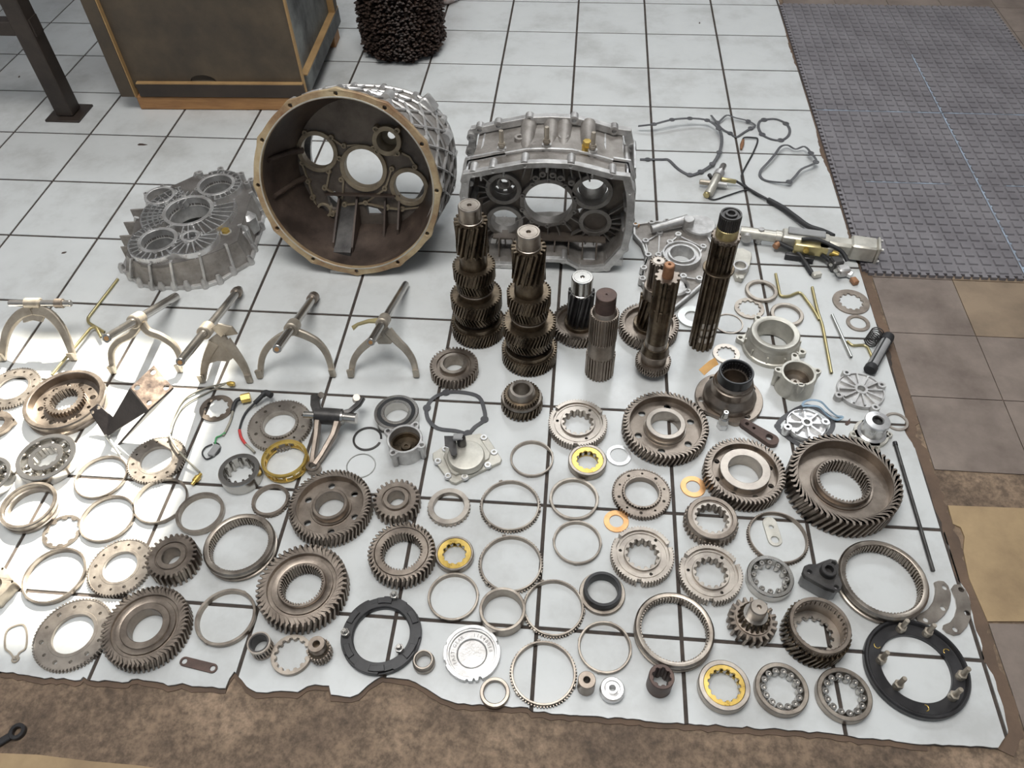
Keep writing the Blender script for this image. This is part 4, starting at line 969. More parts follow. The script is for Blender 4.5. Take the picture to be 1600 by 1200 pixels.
def toothed_sleeve():
    T, R = new('toothed_sleeve', 'thick splined sleeve with knobbly toothed skirt beside a copper washer', 'sleeve', 1113, 808, 78, .034); h = .034
    part(T, 'skirt', MB().annulus(teeth(R*1.09, R*.09, 34), circ(R*.9, 56), 0, h*.6, .001), 'gear')
    part(T, 'body', MB().lathe([(R*.76, 0), (R*.76, h*.92), (R*.80, h*.92), (R*.82, h), (R*.97, h), (R, h*.95), (R*1.02, h*.55), (R, 0)], 60), 'gear')
    part(T, 'spline', MB().annulus(circ(R*.765, 56), spl(R*.68, R*.08, 16), 0, h*.88, .0006), 'gear_light')
toothed_sleeve()
def drum(label, cx, cy, w, tiers, name='drum_gear'):       # tiers: (r/R, z0, z1, teeth)
    top = max(t[2] for t in tiers); T, R = new(name, label, 'gear', cx, cy, w, top)
    return T, R
def drum1():
    T, R = new('drum_gear', 'small upright drum gear with splined collar between the shafts and slotted hub', 'gear', 815, 607, 38, .070)
    part(T, 'lower_teeth', MB().annulus(teeth(R*1.75, R*.2, 30), circ(R*.8, 40), 0, .034, .001, .15), 'oily')
    part(T, 'mid_ring', MB().lathe([(R*.8, .03), (R*.8, .04), (R*1.62, .04), (R*1.7, .036), (R*1.6, .03)], 48), 'ring_steel')
    part(T, 'collar_teeth', MB().annulus(teeth(R*1.5, R*.12, 36), circ(R*.8, 40), .04, .052, .0006), 'oily')
    part(T, 'neck', MB().lathe([(R*.68, 0), (R*.68, .068), (R*.74, .070), (R*.95, .070), (R, .068), (R*1.2, .05), (R*1.2, 0)], 48), 'gear_light')
drum1()
def drum2():
    T, R = new('drum_gear', 'upright drum gear with internal spline beside the toothed pinion', 'gear', 1282, 976, 94, .062)
    part(T, 'gear_teeth', MB().annulus(teeth(R*1.10, R*.12, 38), circ(R*.9, 56), 0, .044, .001, .22), 'oily')
    part(T, 'dog_teeth', MB().annulus(teeth(R*1.03, R*.06, 60), circ(R*.9, 56), .044, .056, .0006), 'oily')
    part(T, 'drum_wall', MB().lathe([(R*.86, .012), (R*.86, .061), (R*.88, .062), (R*.98, .062), (R, .060), (R, .04), (R*.95, .01)], 64), 'gear')
    part(T, 'rim_notches', MB().annulus(circ(R*.87, 64), spl(R*.87, R*.05, 34), .045, .058), 'gear')
    part(T, 'floor_ring', MB().annulus(circ(R*.9, 64), spl(R*.66, R*.09, 14), .004, .014, .0006), 'gear_light')
drum2()
def pinion():
    p = P(1172, 977); T = thing('pinion_shaft', 'short pinion with coarse gear, tapered bearing and round stub shaft', 'pinion', (p.x, p.y, 0), .3); s = mpp(p); R = 37*s
    part(T, 'gear_teeth', MB().annulus(teeth(R, R*.2, 20), circ(R*.4, 32), 0, .03, .001, .06), 'gear')
    part(T, 'hub', MB().solid([(R*.42, 0), (R*.72, .001), (R*.72, .034), (R*.45, .035)], 32), 'gear')
    part(T, 'bearing_race', MB().lathe([(R*.3, .034), (R*.3, .056), (R*.5, .056), (R*.42, .034)], 36), 'polished')
    for k in range(18):
        a = TAU*k/18; q = MB().cyl((R*.62*math.cos(a), R*.62*math.sin(a), .036), (R*.52*math.cos(a), R*.52*math.sin(a), .053), .0032, .0028, 8); part(T, 'roller', q, 'oily')
    part(T, 'stub_shaft', MB().solid([(R*.36, .03), (R*.36, .085), (R*.32, .088), (R*.10, .088), (R*.08, .08)], 28), 'gear_light')
pinion()
def cyl_thing(name, label, cat, cx, cy, w, h, bore, m, nsp=0, low=1.0):
    p, R = place(cx, cy, w, h); return single(name, MB().annulus(circ(R, 40), spl(R*bore*1.08, R*bore*.16, nsp) if nsp else circ(R*bore, 28), 0, h, .001), m, label, cat, (p.x, p.y, 0))
cyl_thing('steel_bush', 'small upright steel bush with narrow bore at the tile edge', 'bush', 917, 1062, 28, .042, .36, 'gear')
cyl_thing('splined_bush', 'rust-brown upright splined bush below the sliding sleeve', 'bush', 1034, 1057, 40, .050, .68, 'rust_brown', 8)
def disc_():
    T, R = new('disc_plug', 'bright machined disc with a small centre hole beside the steel bush', 'disc', 957, 1075, 39, .020)
    part(T, 'disc', MB().lathe([(R*.28, 0), (R*.28, .012), (R*.62, .013), (R*.66, .018), (R*.9, .018), (R, .014), (R, .002), (R*.97, 0)], 44), 'alu_mach')
    part(T, 'hub', MB().lathe([(R*.28, .008), (R*.28, .020), (R*.42, .020), (R*.48, .011)], 32), 'alu_mach')
disc_()
def nut_():
    T, R = new('lock_nut', 'small round steel nut beside the black ring and lettered plate', 'nut', 661, 1030, 35, .024)
    part(T, 'nut_body', MB().lathe([(R*.70, 0), (R*.70, .022), (R*.76, .024), (R*.86, .024), (R*.9, .014), (R, .012), (R, 0)], 36), 'ring_steel')
nut_()
def needle():
    T, R = new('needle_bearing', 'small upright needle roller bearing beside the thick splined ring', 'bearing', 404, 1004, 36, .036); h = .036
    part(T, 'sleeve', MB().lathe([(R*.74, 0), (R*.74, h), (R*.88, h), (R*.88, 0)], 36), 'dark_steel')
    for z in (0, h*.82): part(T, 'end_ring', MB().lathe([(R*.86, z), (R*.86, z+h*.18), (R, z+h*.18), (R, z)], 36), 'gear_light')
    for k in range(22): a = TAU*k/22; part(T, 'needle', MB().cyl((R*.93*math.cos(a), R*.93*math.sin(a), h*.15), (R*.93*math.cos(a), R*.93*math.sin(a), h*.85), R*.07, None, 6), 'gear_light')
needle()
def knurl():
    T, R = new('splined_stub', 'short stub shaft with needle-roller skirt beside the thick splined ring', 'stub shaft', 494, 1006, 27, .056)
    part(T, 'stub', MB().lathe([(R*.4, .03), (R*.4, .055), (R*.45, .056), (R*.95, .056), (R, .054), (R, .03)], 32), 'gear')
    part(T, 'collar', MB().solid([(R*1.2, 0), (R*1.2, .034), (R*1.0, .036), (R*.98, .04)], 32), 'oily')
    for k in range(22):
        a = TAU*k/22
        for z in (.003, .018): part(T, 'needle', MB().cyl((R*1.27*math.cos(a), R*1.27*math.sin(a), z), (R*1.27*math.cos(a), R*1.27*math.sin(a), z+.012), R*.12, None, 6), 'gear')
knurl()
# --- dish with splined hub (sunlit), flange plates
def dish():
    T, R = new('splined_dish', 'dished steel carrier with toothed hub and round web holes beside the bracket', 'gear carrier', 99, 622, 122, .034); h = .034
    part(T, 'rim', MB().lathe([(R*.80, .006), (R*.87, h*.95), (R*.89, h), (R*.97, h), (R, h*.9), (R, h*.7), (R*.96, h*.6), (R*.96, h*.35), (R, h*.25), (R, 0), (R*.8, 0)], 72), 'gear')
    hl = [circ((.075 if k % 2 else .05)*R, 14, (R*.64*math.cos(TAU*k/12), R*.64*math.sin(TAU*k/12))) for k in range(12)]
    part(T, 'web', MB().plate(circ(R*.82, 72), [circ(R*.45, 48)]+hl, .003, .014), 'gear')
    part(T, 'hub', MB().annulus(teeth(R*.50, R*.045, 34, (0., .35, .5, .85)), spl(R*.36, R*.035, 24), 0, .030, .0008), 'gear')
dish()
def lugplate(label, cx, cy, w, h, nl, m, bore=.4, name='flange_plate', cat='cover', lug=.2, a0=.3, bosses=True, boreh=True):
    T, R = new(name, label, cat, cx, cy, w, h); T.rotation_euler.z = 0
    out = []
    for i in range(96):
        a = TAU*i/96; d = min(abs((a-a0-TAU*k/nl+PI) % TAU-PI) for k in range(nl)); out.append(((R*.84+R*.16*math.exp(-(d/lug)**2))*math.cos(a), (R*.84+R*.16*math.exp(-(d/lug)**2))*math.sin(a)))
    hl = [circ(R*.055, 12, (R*.9*math.cos(a0+TAU*k/nl), R*.9*math.sin(a0+TAU*k/nl))) for k in range(nl)]
    part(T, 'plate', MB().plate(out, hl+([circ(R*bore, 40)] if boreh else []), 0, h, .001), m)
    return T, R
lugplate('small lugged plate at the edge beside the splined dish, mostly cut off', -6, 661, 56, .014, 4, 'gear', .42)
lugplate('sunlit lugged flange at the edge beside a thin ring, mostly cut off', -12, 915, 64, .030, 5, 'fork_metal', .42)
# ---------------------------------------------------------------- standing shafts
def stack(T, items):                                        # (name, z0, z1, r, teeth, twist, material[, r2])
    for it in items:
        nm, z0, z1, r, N, tw, m = it[:7]
        if N:
            dep = it[7] if len(it) > 7 else min(TAU*r/N*.62, r*.22)
            mb = MB().annulus(teeth(r, dep, N), circ(.010, 20), z0, z1, .0009, tw)
        else:
            r2 = it[7] if len(it) > 7 else r
            mb = MB().solid([(r-.001, z0), (r, z0+.001), (r2, z1-.001), (r2-.0012, z1)], 40)
        part(T, nm, mb, m)
def journal(T, z0, z1, r, m='polished', hole=.006):
    part(T, 'journal', MB().solid([(r*1.06, z0), (r*1.06, z0+.004), (r, z0+.005), (r, z1-.003), (r*.93, z1), (r*.80, z1), (r*.79, z1-.0015), (r*.77, z1-.0015), (r*.76, z1), (hole, z1), (hole*.7, z1-.006)], 40), m)
def countershaft(label, x, y, k=1.0, g2=.069):
    p = P(x, y); T = thing('countershaft', label, 'gear shaft', (p.x, p.y, 0), .4, 'tall countershafts')
    s = lambda L: [(a, b*k, c*k, d*k, *e) for a, b, c, d, *e in L]
    stack(T, s([('gear_teeth', 0, .042, .075, 52, .2, 'oily'), ('collar', .042, .052, .061, 0, 0, 'oily'), ('collar', .050, .075, .052, 0, 0, 'gear'), ('gear_teeth', .072, .098, .064, 44, -.2, 'oily'), ('gear_teeth', .100, .142, .070, 46, .2, 'oily'),
      ('collar', .142, .172, .046, 0, 0, 'oily'), ('collar', .160, .165, .049, 0, 0, 'gear'), ('gear_teeth', .172, .200, .051, 36, -.18, 'oily'), ('gear_teeth', .203, .245, .056, 36, .2, 'oily'), ('neck', .244, .292, .037, 0, 0, 'oily', .035), ('pinion_teeth', .288, .386, .0425, 17, .55, 'oily')]))
    part(T, 'rim_lip', MB().lathe([(.056*k, .04*k), (.056*k, .056*k), (.066*k, .056*k), (.067*k, .04*k)], 48), 'oily')
    journal(T, .385*k, .43*k, .0285*k, 'ring_steel')
    return T
countershaft('tall countershaft with stacked helical gears next to the open gearbox case', 748, 516, 1.0)
countershaft('tall countershaft with stacked helical gears beside the short splined shaft', 827, 558, 1.0)
def aux1():
    p = P(905, 514); T = thing('auxiliary_shaft', 'short shaft with dished helical gear and round journal behind the splined shaft', 'gear shaft', (p.x, p.y, 0))
    R = .078
    part(T, 'gear_teeth', MB().annulus(teeth(R, .0065, 50), circ(R*.80, 64), 0, .034, .0009, .12), 'gear')
    part(T, 'web', MB().solid([(R*.81, .006), (R*.81, .022), (R*.5, .024)], 48), 'gear')
    stack(T, [('collar', .02, .036, .043, 0, 0, 'oily'), ('pinion_teeth', .032, .145, .0365, 15, .45, 'dark_steel')]); journal(T, .143, .195, .029, 'polished')
aux1()
def aux2():
    p = P(1012, 517); T = thing('auxiliary_shaft', 'shaft with dished helical gear and small splined end behind the copper-tipped shaft', 'gear shaft', (p.x, p.y, 0))
    R = .083
    part(T, 'gear_teeth', MB().annulus(teeth(R, .0065, 52), circ(R*.80, 64), 0, .034, .0009, .12), 'gear')
    part(T, 'web', MB().solid([(R*.81, .006), (R*.81, .022), (R*.5, .024)], 48), 'gear')
    stack(T, [('collar', .02, .036, .043, 0, 0, 'oily'), ('pinion_teeth', .032, .135, .035, 15, .45, 'oily'), ('collar', .134, .172, .029, 0, 0, 'gear'), ('spline', .172, .255, .022, 14, 0, 'gear')])
    part(T, 'end_face', MB().solid([(.014, .25), (.014, .2565), (.005, .2565), (.004, .25)], 24), 'gear_light')
aux2()
def outshaft():
    p = P(936, 581); T = thing('splined_shaft', 'short thick splined shaft with purple-grey threaded end', 'shaft', (p.x, p.y, 0))
    stack(T, [('lower_spline', 0, .078, .0385, 26, 0, 'gear', .004), ('journal', .074, .132, .0355, 0, 0, 'gear'), ('upper_spline', .128, .222, .0365, 34, 0, 'gear', .0028), ('shoulder', .216, .232, .034, 0, 0, 'gear', .027)])
    mb = MB(); prof = []
    for i in range(9): z = .232+.004*i; prof += [(.0255, z), (.0243, z+.002)]
    part(T, 'thread', MB().solid(prof+[(.0255, .270), (.0255, .281), (.024, .282), (.003, .282), (.0025, .279)], 36), 'rust_brown')
outshaft()
def inshaft():
    p = P(1018, 578); T = thing('input_shaft', 'input shaft with splined body, toothed collar at its foot and copper-coloured tip', 'shaft', (p.x, p.y, 0))
    stack(T, [('foot_spline', 0, .022, .024, 20, 0, 'oily', .003), ('clutch_teeth', .02, .030, .046, 40, .05, 'gear', .005), ('clutch_teeth', .032, .044, .047, 40, 0, 'gear', .005), ('collar', .042, .072, .034, 0, 0, 'gear'), ('collar', .07, .078, .037, 0, 0, 'gear'), ('collar', .078, .102, .036, 0, 0, 'oily', .033), ('neck', .10, .120, .030, 0, 0, 'gear_light', .028), ('shaft', .118, .235, .0285, 0, 0, 'oily', .0275), ('spline', .205, .332, .0305, 10, 0, 'oily', .006)])
    part(T, 'spline_end', MB().annulus(teeth(.0302, .006, 10), circ(.008, 16), .3315, .3335), 'gear')
    part(T, 'pilot_tip', MB().solid([(.014, .33), (.013, .368), (.011, .370), (.004, .370), (.003, .364)], 24), 'rust_bright')
inshaft()
def mainshaft():
    p = P(1095, 537); T = thing('main_shaft', 'longest dark grooved main shaft standing upright with bronze collar at top', 'shaft', (p.x, p.y, 0))
    stack(T, [('spline', 0, .270, .0335, 14, 0, 'oily', .0055), ('ring_collar', .270, .276, .0395, 0, 0, 'oily'), ('spline', .275, .365, .0325, 14, 0, 'oily', .005), ('core', .36, .372, .029, 0, 0, 'oily'), ('tooth_ring', .368, .378, .0355, 16, 0, 'gear', .003), ('bronze_collar', .377, .402, .0270, 0, 0, 'zinc'), ('thread', .40, .436, .0262, 30, 0, 'dark_steel', .002)])
    part(T, 'end_face', MB().solid([(.025, .434), (.025, .4405), (.021, .4405), (.020, .437), (.015, .437), (.0145, .4425), (.009, .4425), (.008, .432)], 36), 'dark_steel')
    for k in range(14):
        a = TAU*(k+.68)/14
        for z in (.045, .072, .098):
            if k in (9, 10, 11): part(T, 'worn_patch', MB().box((.0335*math.cos(a), .0335*math.sin(a), z), (.0012, .006, .018), Matrix.Rotation(a, 3, 'Z')), 'gear_light')
mainshaft()

# ---------------------------------------------------------------- flange yoke and covers on the right
def yoke():
    p = P(1139, 621, .012); T = thing('output_flange', 'steel output flange with black splined bore standing on its plate', 'flange', (p.x, p.y, 0)); R = .0865
    o = []
    for i in range(80):
        a = TAU*i/80; x, y = R*math.cos(a), R*math.sin(a); n = (math.cos(-2.05), math.sin(-2.05)); d = x*n[0]+y*n[1]-R*.86
        if d > 0: x -= n[0]*d; y -= n[1]*d
        o.append((x, y))
    part(T, 'flange_plate', MB().plate(o, [circ(.007, 14, (R*.83*math.cos(a), R*.83*math.sin(a))) for a in (.5, 2.1, 3.3, 5.3)], 0, .012, .0015), 'gear')
    part(T, 'body', MB().lathe([(.03, .004), (.03, .085), (.044, .085), (.048, .08), (.048, .072), (.051, .07), (.051, .05), (.053, .046), (.063, .034), (.067, .026), (.067, .011), (.06, .008)], 56), 'gear')
    part(T, 'black_collar', MB().lathe([(.0365, .02), (.0365, .112), (.0385, .114), (.0415, .114), (.043, .112), (.0435, .084), (.040, .08)], 56), 'seal_black')
    part(T, 'bore_spline', MB().annulus(circ(.037, 48), spl(.0365, .003, 30), .02, .105), 'seal_black')
    q = P(1103, 577, .07); st = MB(); st.strip([q-T.location+Vector((-.012, -.012, 0)), q-T.location+Vector((.012, .008, .012)), q-T.location+Vector((.025, .012, .02))], .020, .002, (0, -.5, 1)); part(T, 'orange_tag', st, 'orange_strap', label='orange cloth tag')
yoke()
def lugs(T, L, z0, z1, r, m, hole=.45, to=None):            # lugs by local point, joined to centre by a neck
    for q in L:
        mb = MB(); mb.plate(circ(r, 18, q), [circ(r*hole, 12, q)], z0, z1, .0008)
        part(T, 'lug', mb, m)
def cover_big():
    p = P(1212, 519, .062); T = thing('bearing_cover', 'tall round aluminium bearing cover with wide open bore and lugs', 'cover', (p.x, p.y, 0)); s = mpp(p); R = 39*s; h = .062
    part(T, 'body', MB().lathe([(R*.72, .004), (R*.72, h-.001), (R*.745, h), (R*.93, h), (R*.98, h-.005), (R, h*.72), (R*.985, h*.66), (R*1.04, h*.55), (R*1.1, .014), (R*1.16, .012), (R*1.16, 0), (R*.76, 0)], 60), 'alu_cream')
    for i in range(10): a = TAU*i/10; part(T, 'rib', MB().box((R*1.07*math.cos(a), R*1.07*math.sin(a), h*.28), (R*.12, .004, h*.5), Matrix.Rotation(a, 3, 'Z')), 'alu_cream')
    for x, y in ((1157, 527), (1254, 549), (1185, 496)):
        q = P(x, y, .016); q = (q.x-p.x, q.y-p.y); d = math.hypot(*q); a = math.atan2(q[1], q[0]); mb = MB()
        o = [(d+.011*math.cos(t), .011*math.sin(t)) for t in [-PI/2+PI*i/8 for i in range(9)]]+[(R*1.0, .022), (R*1.0, -.022)]
        o = [(u*math.cos(a)-v*math.sin(a), u*math.sin(a)+v*math.cos(a)) for u, v in o]; mb.plate(o, [circ(.005, 12, q)], .001, .016, .001); part(T, 'lug', mb, 'alu_cream')
cover_big()
def cup(label, cx, cy, w, h, L, m, mi, bore=.86, flare=1.0, name='cup_cover', z=.0):
    p, R = place(cx, cy, w, h); T = thing(name, label, 'cover', (p.x, p.y, 0))
    part(T, 'body', MB().lathe([(R*bore, .012), (R*bore, h-.001), (R*bore+.001, h), (R-.001, h), (R, h-.001), (R*.98, h*.6), (R*flare, h*.25), (R*flare, 0), (R*.5, 0)], 48), m)
    part(T, 'cup_floor', MB().solid([(R*bore+.0005, .006), (R*bore+.0005, .014), (R*.3, .014), (R*.26, .022), (R*.1, .022), (R*.08, .018)], 36), mi)
    part(T, 'step_ring', MB().lathe([(R*bore*.88, .012), (R*bore*.88, h*.55), (R*bore*1.01, h*.55), (R*bore*1.01, .012)], 44), mi)
    for x, y in L:
        q = P(x, y, h); q = (q.x-p.x, q.y-p.y); d = math.hypot(*q); a = math.atan2(q[1], q[0]); r = .0095
        o = [(d+r*math.cos(t), r*math.sin(t)) for t in [-PI/2+PI*i/8 for i in range(9)]]+[(R*.93, r*1.3), (R*.93, -r*1.3)]
        o = [(u*math.cos(a)-v*math.sin(a), u*math.sin(a)+v*math.cos(a)) for u, v in o]
        part(T, 'lug', MB().plate(o, [circ(r*.5, 12, q)], h*.72, h, .0008), m)
        part(T, 'lug_column', MB().solid([(r*.75, .002), (r*.9, h*.72)], 14, (q[0]*.98, q[1]*.98, 0)), m)
    return T, R
cup('round aluminium cup cover with four lugs beside the black-bored flange', 1248, 582, 54, .058, [(1216,577),(1242,555),(1278,579),(1252,600)], 'alu_cream', 'ring_steel', .84, 1.12)
cup('round aluminium cup cover with white face and four lugs touching the sealed bearing', 632, 685, 56, .052, [(606,673),(649,663),(659,695),(614,707)], 'alu', 'oily', .86, 1.0)
def ribbed(label, cx, cy, w, h, L, m, n=12, under=None, z=0.0, name='ribbed_cover'):
    p, R = place(cx, cy, w, h+z); T = thing(name, label, 'cover', (p.x, p.y, z))
    part(T, 'disc', MB().lathe([(R*.16, 0), (R*.16, h*.5), (R*.92, h*.45), (R*.95, h*.7), (R*.98, h*.7), (R, h*.6), (R, 0)], 52), m)
    part(T, 'centre_ring', MB().lathe([(R*.17, h*.2), (R*.17, h), (R*.28, h), (R*.3, h*.3)], 32), m)
    for i in range(n): a = TAU*i/n; part(T, 'rib', MB().box((R*.58*math.cos(a), R*.58*math.sin(a), h*.66), (R*.64, .0045, h*.5), Matrix.Rotation(a, 3, 'Z')), m)
    for x, y in L:
        q = P(x, y, h+z); q = (q.x-p.x, q.y-p.y); part(T, 'lug', MB().lathe([(.0045, 0), (.0045, h*1.05), (.010, h*1.05), (.0115, h*.8), (.0115, 0)], 18, True, (q[0], q[1], 0)), m)
    return T, R, p
ribbed('round aluminium cover with radiating ribs and four lugs by the strainer', 1346, 607, 72, .016, [(1323,582),(1378,601),(1311,617),(1368,636)], 'alu', 12)
T_, R_, p_ = ribbed('small bright ribbed cover lying on a dark gasket beside the largest gear', 1261, 659, 60, .024, [(1231,667),(1273,686),(1290,659)], 'alu_mach', 8, z=.003)
def loopstrip(name, label, cat, pts, w, m, z=.0015, closed=True, zs=None, eyes=(), th=.0012, er=.0085, group=None, mp=None):
    W = [P(x, y, z+(zs[i] if zs else 0)) for i, (x, y) in enumerate(pts)]; c = sum(W, Vector())/len(W); c.z = 0
    T = thing(name, label, cat, c, 0, group)
    V = [q-c for q in W]
    S = []; n = len(V)                                       # Catmull-Rom smoothing
    rng = n if closed else n-1
    for i in range(rng):
        a, b, c_, d = (V[(i+k) % n] if closed else V[min(max(i+k, 0), n-1)] for k in (-1, 0, 1, 2))
        for t in (0, .25, .5, .75): S.append(.5*((2*b)+(c_-a)*t+(2*a-5*b+4*c_-d)*t*t+(3*b-3*c_+d-a)*t*t*t))
    S = S+[S[0]] if closed else S+[V[-1]]
    part(T, 'band', MB().strip(S, w, th, (0, 0, 1)), m)
    for i in eyes:
        q = V[i]; part(T, 'eyelet', MB().lathe([(er*.5, -th*.7), (er*.5, th*.7), (er, th*.7), (er, -th*.7)], 18, True, tuple(q)), m)
    return T
loopstrip('gasket', 'dark gasket under the small bright ribbed cover', 'gasket', [(1215,666),(1228,650),(1262,634),(1296,652),(1300,670),(1279,692),(1255,697),(1228,681)], .012, 'gasket', .0012, eyes=(0, 5))
loopstrip('gasket', 'pale blue thin gasket curling over the small ribbed cover', 'gasket', [(1254,634),(1258,627),(1270,625),(1283,628),(1295,640),(1308,650),(1317,651),(1307,656),(1292,648),(1280,636),(1262,634)], .006, 'gasket_blue', .034, zs=[0, 0, 0, 0, -.012, -.028, -.032, -.03, -.012, 0, 0])
def flangetube():
    p = P(1372, 657, .058); T = thing('flanged_tube', 'bright turned tube on a lugged flange beside the largest gear', 'flange', (p.x, p.y, 0)); s = mpp(p); R = 19.5*s; h = .058
    part(T, 'tube', MB().lathe([(R*.4, .004), (R*.4, h), (R*.46, h+.001), (R*.95, h), (R, h-.002), (R, h-.010), (R*.93, h-.013), (R*.95, .016), (R*1.15, .012), (R*1.15, .006), (R*.5, .004)], 44), 'alu_mach')
    part(T, 'seal_lip', MB().lathe([(R*.36, h-.008), (R*.36, h+.0005), (R*.47, h+.0016), (R*.48, h-.006)], 32), 'dark_steel')
    o = []; L = [(1334, 678), (1389, 678), (1369, 699), (1352, 660)]; Q = [P(x, y, .01) for x, y in L]
    for q in Q:
        q = (q.x-p.x, q.y-p.y); d = math.hypot(*q); a = math.atan2(q[1], q[0]); r = .0095
        oo = [(d+r*math.cos(t), r*math.sin(t)) for t in [-PI/2+PI*i/8 for i in range(9)]]+[(R*.8, r*1.7), (R*.8, -r*1.7)]
        part(T, 'lug', MB().plate([(u*math.cos(a)-v*math.sin(a), u*math.sin(a)+v*math.cos(a)) for u, v in oo], [circ(.0045, 12, q)], 0, .010, .0008), 'alu_cream')
    part(T, 'base', MB().lathe([(R*.42, 0), (R*.42, .010), (R*1.35, .010), (R*1.38, .009), (R*1.38, 0)], 44), 'alu_cream')
flangetube()
def plug():
    p = P(1128, 667); T = thing('plug_fitting', 'small bright threaded plug fitting standing below the black-bored flange', 'fitting', (p.x, p.y, 0))
    part(T, 'hex_body', MB().plate(circ(.0145, 6), (), 0, .018, .001), 'alu_mach'); part(T, 'barrel', MB().solid([(.012, .017), (.012, .036), (.009, .039)], 24), 'polished')
    part(T, 'tip', MB().solid([(.0075, .038), (.0075, .058), (.006, .060), (.003, .060), (.002, .056)], 20), 'polished')
plug()
def bar_link(label, a, b, w, h, m, holes, name='link_plate', z=0.0, w2=None, cat='link'):     # rounded plate between two pixels
    A, B = P(*a, z+h), P(*b, z+h); c = (A+B)/2; d = B-A; L = d.length; ang = math.atan2(d.y, d.x); s = mpp(c); r = w/2*s; r2 = (w2 or w)/2*s
    o = [(-L/2+r*math.cos(t), r*math.sin(t)) for t in [PI/2+PI*i/12 for i in range(13)]]+[(L/2+r2*math.cos(t), r2*math.sin(t)) for t in [-PI/2+PI*i/12 for i in range(13)]]
    hl = [circ(hr*s, 16, (f*L, g*s)) for f, g, hr in holes]
    return single(name, MB().plate(o, hl, 0, h, .0006), m, label, cat, (c.x, c.y, z), ang)
bar_link('rusty cast link arm with one larger hole beside the plug fitting', (1164, 660), (1206, 686), 15, .014, 'rust_brown', [(-.42, 0, 3.0), (-.16, 0, 2.4), (.40, 1, 5.5)], w2=22)
bar_link('small brown link plate with a hole at each end on broken tile edge', (288, 1033), (332, 1044), 15, .003, 'rust_brown', [(-.5, 0, 4.2), (.5, 0, 4.2)])
bar_link('small pale oval link plate lying inside the dark toothed ring', (1203, 817), (1211, 843), 22, .004, 'alu_cream', [(-.25, 0, 3.5), (.5, 0, 6)])
def rod():
    a, b = P(1399, 694, .005), P(1458, 892, .005); c = (a+b)/2; c.z = 0
    T = thing('steel_rod', 'long thin dark steel rod along the right tile edge', 'rod', c)
    part(T, 'shaft', MB().cyl(a-c, b-c, .0044, None, 12), 'dark_steel'); d = (a-b).normalized(); part(T, 'head', MB().cyl(a-c-d*.004, a-c+d*.006, .0055, None, 12), 'black_paint')
rod()
def strainer():
    a, b = P(1386, 530, .0165), P(1361, 575, .0165); c = (a+b)/2; c.z = 0; d = (b-a).normalized()
    T = thing('oil_strainer', 'grey cylindrical oil strainer with black end caps', 'strainer', c)
    part(T, 'mesh_tube', MB().cyl(a-c, b-c, .0135, None, 24), 'plastic_grey')
    part(T, 'top_cap', MB().tube([a-c-d*.018, a-c-d*.014, a-c-d*.004, a-c+d*.010], [.008, .015, .0165, .0155], 24), 'black_rubber'); part(T, 'end_cap', MB().tube([b-c-d*.008, b-c-d*.004, b-c+d*.008, b-c+d*.011], [.015, .0165, .0165, .014], 24), 'black_rubber')
    for k in range(4):
        e = Vector((-d.y, d.x, 0)); t = k*PI/2+.4; off = (e*math.cos(t)+Vector((0, 0, 1))*math.sin(t))*.0135; part(T, 'frame_bar', MB().cyl(a-c+off, b-c+off, .0022, None, 8), 'black_rubber')
strainer()
def spring():
    a, b = P(1359, 536, .018), P(1372, 517, .018); c = (a+b)/2; c.z = 0; d = (b-a); L = d.length; d = d.normalized(); e = Vector((-d.y, d.x, 0)); n = 130
    pth = [a-c+d*L*i/n+(e*math.cos(TAU*7*i/n)+Vector((0, 0, 1))*math.sin(TAU*7*i/n))*.0162 for i in range(n+1)]
    single('coil_spring', MB().tube(pth, .0016, 8), 'dark_steel', 'dark coil spring lying beside the oil strainer', 'spring', c, ang=60)
spring()
def tubeth(name, label, pts, r, m, z=None, n=12, cat='pipe', bore=True):
    z = z or r+.0005; W = [P(x, y, z if not isinstance(z, list) else z[i]) for i, (x, y) in enumerate(pts)]; c = sum(W, Vector())/len(W); c.z = 0; V = [q-c for q in W]; S = [V[0]]
    for i in range(1, len(V)-1):                             # rounded bends
        a, b, d = V[i-1], V[i], V[i+1]; k = min(.018, (a-b).length*.4, (d-b).length*.4); p0 = b+(a-b).normalized()*k; p1 = b+(d-b).normalized()*k
        for t in (0, .33, .67, 1): S.append(p0*(1-t)**2+b*2*t*(1-t)+p1*t*t)
    S.append(V[-1]); T = thing(name, label, cat, c); part(T, 'pipe', MB().tube(S, r, n), m, ang=60)
    for e, f in ((S[0], S[1]), (S[-1], S[-2])): d = (e-f).normalized(); part(T, 'mouth_shade', MB().cyl(e, e+d*.0006, r*.6, None, 10), 'dark_steel')  # dark disc painted as the shade inside the open pipe end
tubeth('bent_pipe', 'gold bent pipe with a hooked end behind the straight gold pipe', [(1212,428),(1219,463),(1233,463),(1250,455),(1270,482),(1280,500)], .0042, 'zinc')
tubeth('bent_pipe', 'long gold pipe with a slight bend beside the cup cover', [(1269,449),(1277,485),(1285,508),(1299,583)], .0045, 'zinc')
tubeth('straight_pipe', 'short straight silver pipe between gold pipe and strainer', [(1300,492),(1330,558)], .0046, 'silver_tube')
tubeth('bent_pipe', 'short bent pale gold pipe crossing towards the strainer', [(1324,533),(1331,540),(1350,539),(1356,543),(1363,559)], .0038, 'zinc')
tubeth('bent_pipe', 'gold bent pipe rising towards the rear gearbox case between two forks', [(184,436),(137,497),(138,504),(163,519)], .0042, 'zinc')
tubeth('bent_pipe', 'gold pipe with a hooked end reaching the splined dish', [(158,527),(150,511),(142,512),(81,586)], .0042, 'zinc', .0135)

